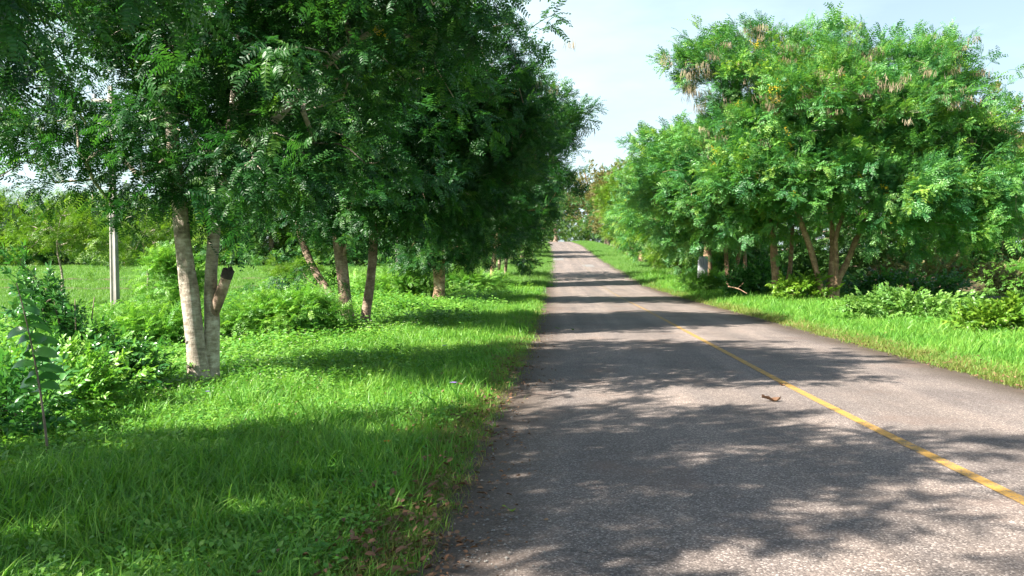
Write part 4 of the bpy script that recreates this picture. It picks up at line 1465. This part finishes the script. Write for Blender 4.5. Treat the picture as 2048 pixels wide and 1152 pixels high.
# dry patches in the near verge
Xp, Yp, d = in_view_points(30000, 3, 14, -1, .2, 6)
keep = rg.random(len(Xp)) < np.where(patch(Xp, Yp, 1.7, 2.2) > .66, .55, .15)
lay('dry_grass', 'straw-coloured patches in the left verge grass', Xp[keep], Yp[keep], PROTO['g_dry'] + PROTO['lit'], rg.uniform(.6, 1.1, keep.sum()))

# weeds: broad-leaved ground cover left of the verge
Xp, Yp, d = in_view_points(46000, 4.5, 60, -1, 1.2, 15)
q = patch(Xp, Yp, .8, .9)
keep = rg.random(len(Xp)) < np.clip((d - 1.6) / 2.6, .05, 1) * (.35 + .65 * q)
Xp, Yp, d, q = Xp[keep], Yp[keep], d[keep], q[keep]
big = smooth((d - 3) / 4) * q
pick = np.where(rg.random(len(Xp)) < big, rg.integers(6, 12, len(Xp)), rg.integers(0, 6, len(Xp)))
sc = rg.uniform(.7, 1.3, len(Xp)) * np.clip(.6 + Yp / 22, .9, 2.6) * (.7 + .5 * q)
sc = np.where(pick >= 6, sc * .75, sc)
lay('ground_cover', 'leafy weeds covering the ground beyond the left verge', Xp, Yp, PROTO['w_clump'] + PROTO['w_big'], sc, pick=pick)
Xp, Yp, d = in_view_points(9000, 3, 16, -1, .4, 4)
keep = patch(Xp, Yp, 1.5, 3.1) > .42
lay('ground_cover', 'small broad-leaved weeds among the near verge grass', Xp[keep], Yp[keep], PROTO['w_clump'], rg.uniform(.4, 1.0, keep.sum()))
Xp, Yp, d = in_view_points(16000, 14, 60, 1, 2.5, 12)
keep = rg.random(len(Xp)) < .4
lay('ground_cover', 'leafy weeds beneath the trees of the right verge', Xp[keep], Yp[keep], PROTO['w_clump'] + PROTO['w_big'], rg.uniform(.8, 1.6, keep.sum()))
Xp, Yp, d = in_view_points(6000, 5, 60, -1, 2.5, 11)
keep = (rg.random(len(Xp)) < .3) & (Yp > 9)
lay('flower_specks', 'tiny pale wildflowers dotted over the weeds on the left', Xp[keep], Yp[keep], PROTO['flw'], rg.uniform(.7, 1.1, keep.sum()) * np.clip(.6 + Yp[keep] / 30, .8, 2), .08)
Xp, Yp, d = in_view_points(2500, 12, 40, 1, 1.0, 5)
lay('flower_specks', 'tiny white wildflowers in the right verge grass', Xp[::5], Yp[::5], PROTO['flw'], rg.uniform(.8, 1.3, len(Xp[::5])), .12)

# fields
for side, y0, y1, dm, n0, tx in ((-1, 18, 130, 7, 70000, 'low green crop of the left field'), (1, 20, 110, 8, 50000, 'low green crop of the right field')):
    Xp, Yp, d = in_view_points(n0, y0, y1, side, dm, 400)
    lay('field_grass', tx, Xp, Yp, PROTO['g_field'], rg.uniform(.55, .95, len(Xp)) * np.clip(.5 + Yp / 90, .6, 1.5), -.05)

# pebbles and litter on the asphalt
Y = np.exp(rg.uniform(math.log(2.8), math.log(25), 420))
u = np.abs(rg.normal(0, .55, 420)) + .02
u = np.where(rg.random(420) < .25, rg.uniform(0, 7, 420), u)
p = np.c_[road_x(Y) + u, Y, road_z(Y) + .036 - .035 * ((u - RW / 2) / (RW / 2))**2]
scatter('pebbles', p, np.c_[np.zeros(420), np.zeros(420), rg.uniform(0, 6, 420)], rg.uniform(.5, 1.1, 420), PROTO['peb'])['label'] = 'loose pale grit on the asphalt'
Y = np.exp(rg.uniform(math.log(2.8), math.log(30), 170))
u = np.abs(rg.normal(0, .22, 170))
p = np.c_[road_x(Y) + u, Y, road_z(Y) + .036 - .035 * ((u - RW / 2) / (RW / 2))**2]
scatter('leaf_litter', p, np.c_[np.zeros(170), np.zeros(170), rg.uniform(0, 6, 170)], rg.uniform(.4, .9, 170), PROTO['lit'])['label'] = 'dry leaf fragments on the left edge of the asphalt'


# ------------------------------------------------------------------ single leaves and flowers one can point at
def road_top(X_, Y_):
    u_ = X_ - float(road_x(Y_))
    return float(road_z(Y_)) + .035 - .035 * ((u_ - RW / 2) / (RW / 2))**2


def fallen_leaf(px, Y, L, W, mat, label, rz, seed, curl=1.2):
    X_ = (px - CX) / F * Y
    r_ = np.random.default_rng(seed)
    mb_ = MB()
    n_ = 8
    t = np.linspace(0, 1, n_)
    w = W * np.sin(np.pi * np.clip(t, .03, .97))**.7
    x = (t - .5) * L
    zc = .012 + .018 * np.sin(t * 5 + 1) + .012 * curl * (2 * t - 1)**2
    rows = [np.c_[x, s_ * w * .5, zc + (abs(s_)**1.5) * W * .35 * curl * (.7 + .3 * np.sin(t * 9 + s_))] for s_ in (-1, -.5, 0, .5, 1)]
    v = np.concatenate(rows)
    v[:, 2] += .006 - v[:, 2].min()
    i = np.arange(n_ - 1)
    f = np.concatenate([np.stack([i + a * n_, i + 1 + a * n_, i + 1 + (a + 1) * n_, i + (a + 1) * n_], -1) for a in range(4)])
    mb_.add(v, [f], r_.random())
    o_ = mb_.build('fallen_leaf', mat)
    o_.location = (X_, Y, road_top(X_, Y) - .004)
    o_.rotation_euler = (0, 0, rz)
    tag(o_, label, 'leaf', 'fallen leaves on the road')


fallen_leaf(1546, 9.55, .23, .10, M['dry_leaf'], 'large curled brown leaf lying on the asphalt left of the yellow line', .1, 1)
fallen_leaf(1115, 21.5, .13, .08, M['leaf_yel'], 'left of the two small yellow leaves on the shaded road', .3, 2, .4)
fallen_leaf(1146, 21.0, .13, .07, M['leaf_yel'], 'right of the two small yellow leaves on the shaded road', 1.0, 3, .4)
fallen_leaf(1566, 10.9, .12, .05, M['dry_leaf'], 'small reddish leaf lying on the yellow line', .5, 4, .7)
fallen_leaf(1018, 5.1, .09, .04, M['leaf_yel'], 'small green leaf lying just inside the left road edge', .2, 5, .4)


def flower(px, Y, size, mat, label, h=.2, n=6):
    X_ = (px - CX) / F * Y
    z_ = float(ground(X_, Y))
    root = thing('wildflower', label, 'flower', (X_, Y, z_))
    mb_ = MB()
    mb_.tube([[0, 0, 0], [.01, 0, h * .5], [0, -.01, h]], [.002, .002, .0015], 4, tint=.5)
    mb_.build('stem', M['weed'], root)
    for k in range(n):
        m2 = MB()
        v, f = leaflet(size, size * .65, True, .1, .2)
        m2.add(v @ rotm(k * 6.283 / n, .3, 0).T + np.array([0, -.01, h]), f, rs.random())
        m2.build('petal', mat, root)


flower(906, 9.8, .05, M['petal_v'], 'violet flower in the verge grass near the left road edge')
flower(888, 14.2, .05, M['petal_v'], 'pale violet flower in the shaded grass farther up the left verge', .25)
flower(772, 6.4, .035, M['petal_o'], 'orange flower in the near shaded verge grass', .17)
flower(412, 9.4, .03, M['petal_v'], 'small blue-violet flower near the shadow edge below the pale twin trunks', .2)

# long dry grass stalk by the near road edge
X0, Y0 = (760 - CX) / F * 4.4, 4.4
mb = MB()
p0 = np.array([X0, Y0, float(ground(X0, Y0)) + .02])
p1 = pt(860, 950, 5.1)
mb.tube([p0, p0 * .5 + p1 * .5 + np.array([0, 0, .03]), p1], [.003, .0025, .001], 4)
tag(mb.build('dry_stalk', M['grass_dry'], None, p0), 'long straw-coloured grass stalk leaning over the near left road edge', 'stalk')
# broken dry branch on the right verge
mb = MB()
pb = [pt(1457, 573, 36), pt(1475, 577, 35), pt(1494, 587, 33.5)]
mb.tube(resample([[*q, .03] for q in pb], .2)[:, :3], np.linspace(.03, .012, len(resample([[*q, .03] for q in pb], .2))), 6)
mb.tube([pb[1], pb[1] + np.array([.3, .1, .25])], [.014, .006], 5)
tag(mb.build('fallen_branch', M['bark_tan'], None, pb[0]), 'pale dry fallen branch in the grass left of the stout tan trunk', 'branch')


# ------------------------------------------------------------------ poles, slab, sheds
def pole(px, Y, w, h, label, lean=0.0):
    X_ = (px - CX) / F * Y
    z_ = float(ground(X_, Y)) - .1
    root = thing('concrete_pole', label, 'pole', (X_, Y, z_), 'concrete poles in the left field')
    mb_ = MB()
    # H-section with a recessed web facing the road
    a, t_ = w / 2, w * .22
    prof = np.array([(-a, -a), (-a + t_, -a), (-a + t_ * 1.3, -a * .82), (a - t_ * 1.3, -a * .82), (a - t_, -a), (a, -a),
                     (a, a), (a - t_, a), (a - t_ * 1.3, a * .45), (-a + t_ * 1.3, a * .45), (-a + t_, a), (-a, a)])
    n_ = 14
    zz = np.linspace(0, h, n_)
    v = np.concatenate([np.c_[prof * (1 - .45 * z / h), np.full(12, z)] + np.array([lean * z, 0, 0]) for z in zz])
    i, j = np.meshgrid(np.arange(n_ - 1), np.arange(12), indexing='ij')
    f = np.stack([i * 12 + j, i * 12 + (j + 1) % 12, (i + 1) * 12 + (j + 1) % 12, (i + 1) * 12 + j], -1).reshape(-1, 4)
    mb_.add(v, [f, np.array([[(n_ - 1) * 12 + k for k in range(12)]])])
    mb_.build('shaft', M['concrete'], root, smooth_sh=False)
    for k in range(3):
        m2 = MB()
        z = 2.4 + k * 1.1
        m2.tube([[lean * z, -a * .5, z], [lean * z, -a * .38, z]], [w * .09] * 2, 8, cap=True)
        m2.build('bolt_hole', M['sawn'], root)
    m3 = MB()
    m3.box((lean * (h - .5), -.02, h - .5), (1.3, .09, .11))
    m3.build('crossarm', M['concrete'], root)
    for sx in (-.55, 0, .55):
        m4 = MB()
        m4.tube([[lean * h + sx, -.02, h - .44], [lean * h + sx, -.02, h - .38], [lean * h + sx, -.02, h - .33], [lean * h + sx, -.02, h - .28]], [.04, .06, .035, .05], 8, cap=True)
        m4.build('insulator', M['grey_slab'], root)


pole(229, 28, .235, 8.0, 'square concrete pole standing at the field edge left of the pale twin trunks', .0)
pole(795, 62, .26, 7.5, 'distant thin pale concrete pole between the slim leaning trunk and the forked trunk', -.012)

Xq, Yq = (1404 - CX) / F * 48, 48.0
zq = float(ground(Xq, Yq))
mb = MB()
mb.box((0, 0, 1.05), (.60, .18, 2.3), taper=.97)
slab = mb.build('concrete_slab', M['grey_slab'], smooth_sh=False)
bv = slab.modifiers.new('bevel', 'BEVEL')
bv.width = .02
bv.segments = 2
slab.location = (Xq, Yq, zq)
slab.rotation_euler = (0, math.radians(2), math.radians(14))
tag(slab, 'upright streaked grey concrete slab under the trees on the right verge', 'slab')


def shed(name, label, X_, Y, w, d_, hw, hr, rz, wallm, roofm, ribs):
    z_ = float(ground(X_, Y)) - .05
    root = thing(name, label, 'shed', (X_, Y, z_))
    root.rotation_euler = (0, 0, rz)
    nb = int(w / .45)
    base_me = None
    mb_ = MB()
    mb_.box((0, 0, hw / 2), (w - .12, d_ - .12, hw))
    mb_.build('wall', wallm, root, smooth_sh=False)
    for k in range(nb):
        x = -w / 2 + (k + .5) * w / nb
        if base_me is None:
            m2 = MB()
            m2.box((0, 0, hw / 2), (w / nb - .02, .03, hw - .02))
            o_ = m2.build('board', wallm, root, smooth_sh=False)
            base_me = o_.data
        else:
            o_ = bpy.data.objects.new('board', base_me)
            COL.objects.link(o_)
            o_.parent = root
        o_.location = (x, -d_ / 2 - .02 + .008 * (k % 3), 0)
    m3 = MB()
    v = []
    for (y, z) in ((-d_ / 2 - .5, hw - .15), (0, hw + hr), (d_ / 2 + .5, hw - .15)):
        for k in range(ribs * 2 + 1):
            v.append((-w / 2 - .4 + (w + .8) * k / (ribs * 2), y, z + (.05 if k % 2 else 0)))
    n_ = ribs * 2 + 1
    i, j = np.meshgrid(np.arange(2), np.arange(n_ - 1), indexing='ij')
    f = np.stack([i * n_ + j, i * n_ + j + 1, (i + 1) * n_ + j + 1, (i + 1) * n_ + j], -1).reshape(-1, 4)
    m3.add(np.array(v), [f])
    rf = m3.build('roof', roofm, root, smooth_sh=False)
    so = rf.modifiers.new('thick', 'SOLIDIFY')
    so.thickness = .04
    for sx in (-1, 1):
        for sy in (-1, 1):
            m4 = MB()
            m4.box((sx * (w / 2 + .1), sy * (d_ / 2 + .15), hw / 2 - .05), (.12, .12, hw))
            m4.build('post', wallm, root, smooth_sh=False)


shed('farm_shed', 'distant farm shed with a grey sheet roof across the field at the left edge', -84, 137, 11, 7, 4.6, 1.6, .25, M['dark_wood'], M['tin'], 30)
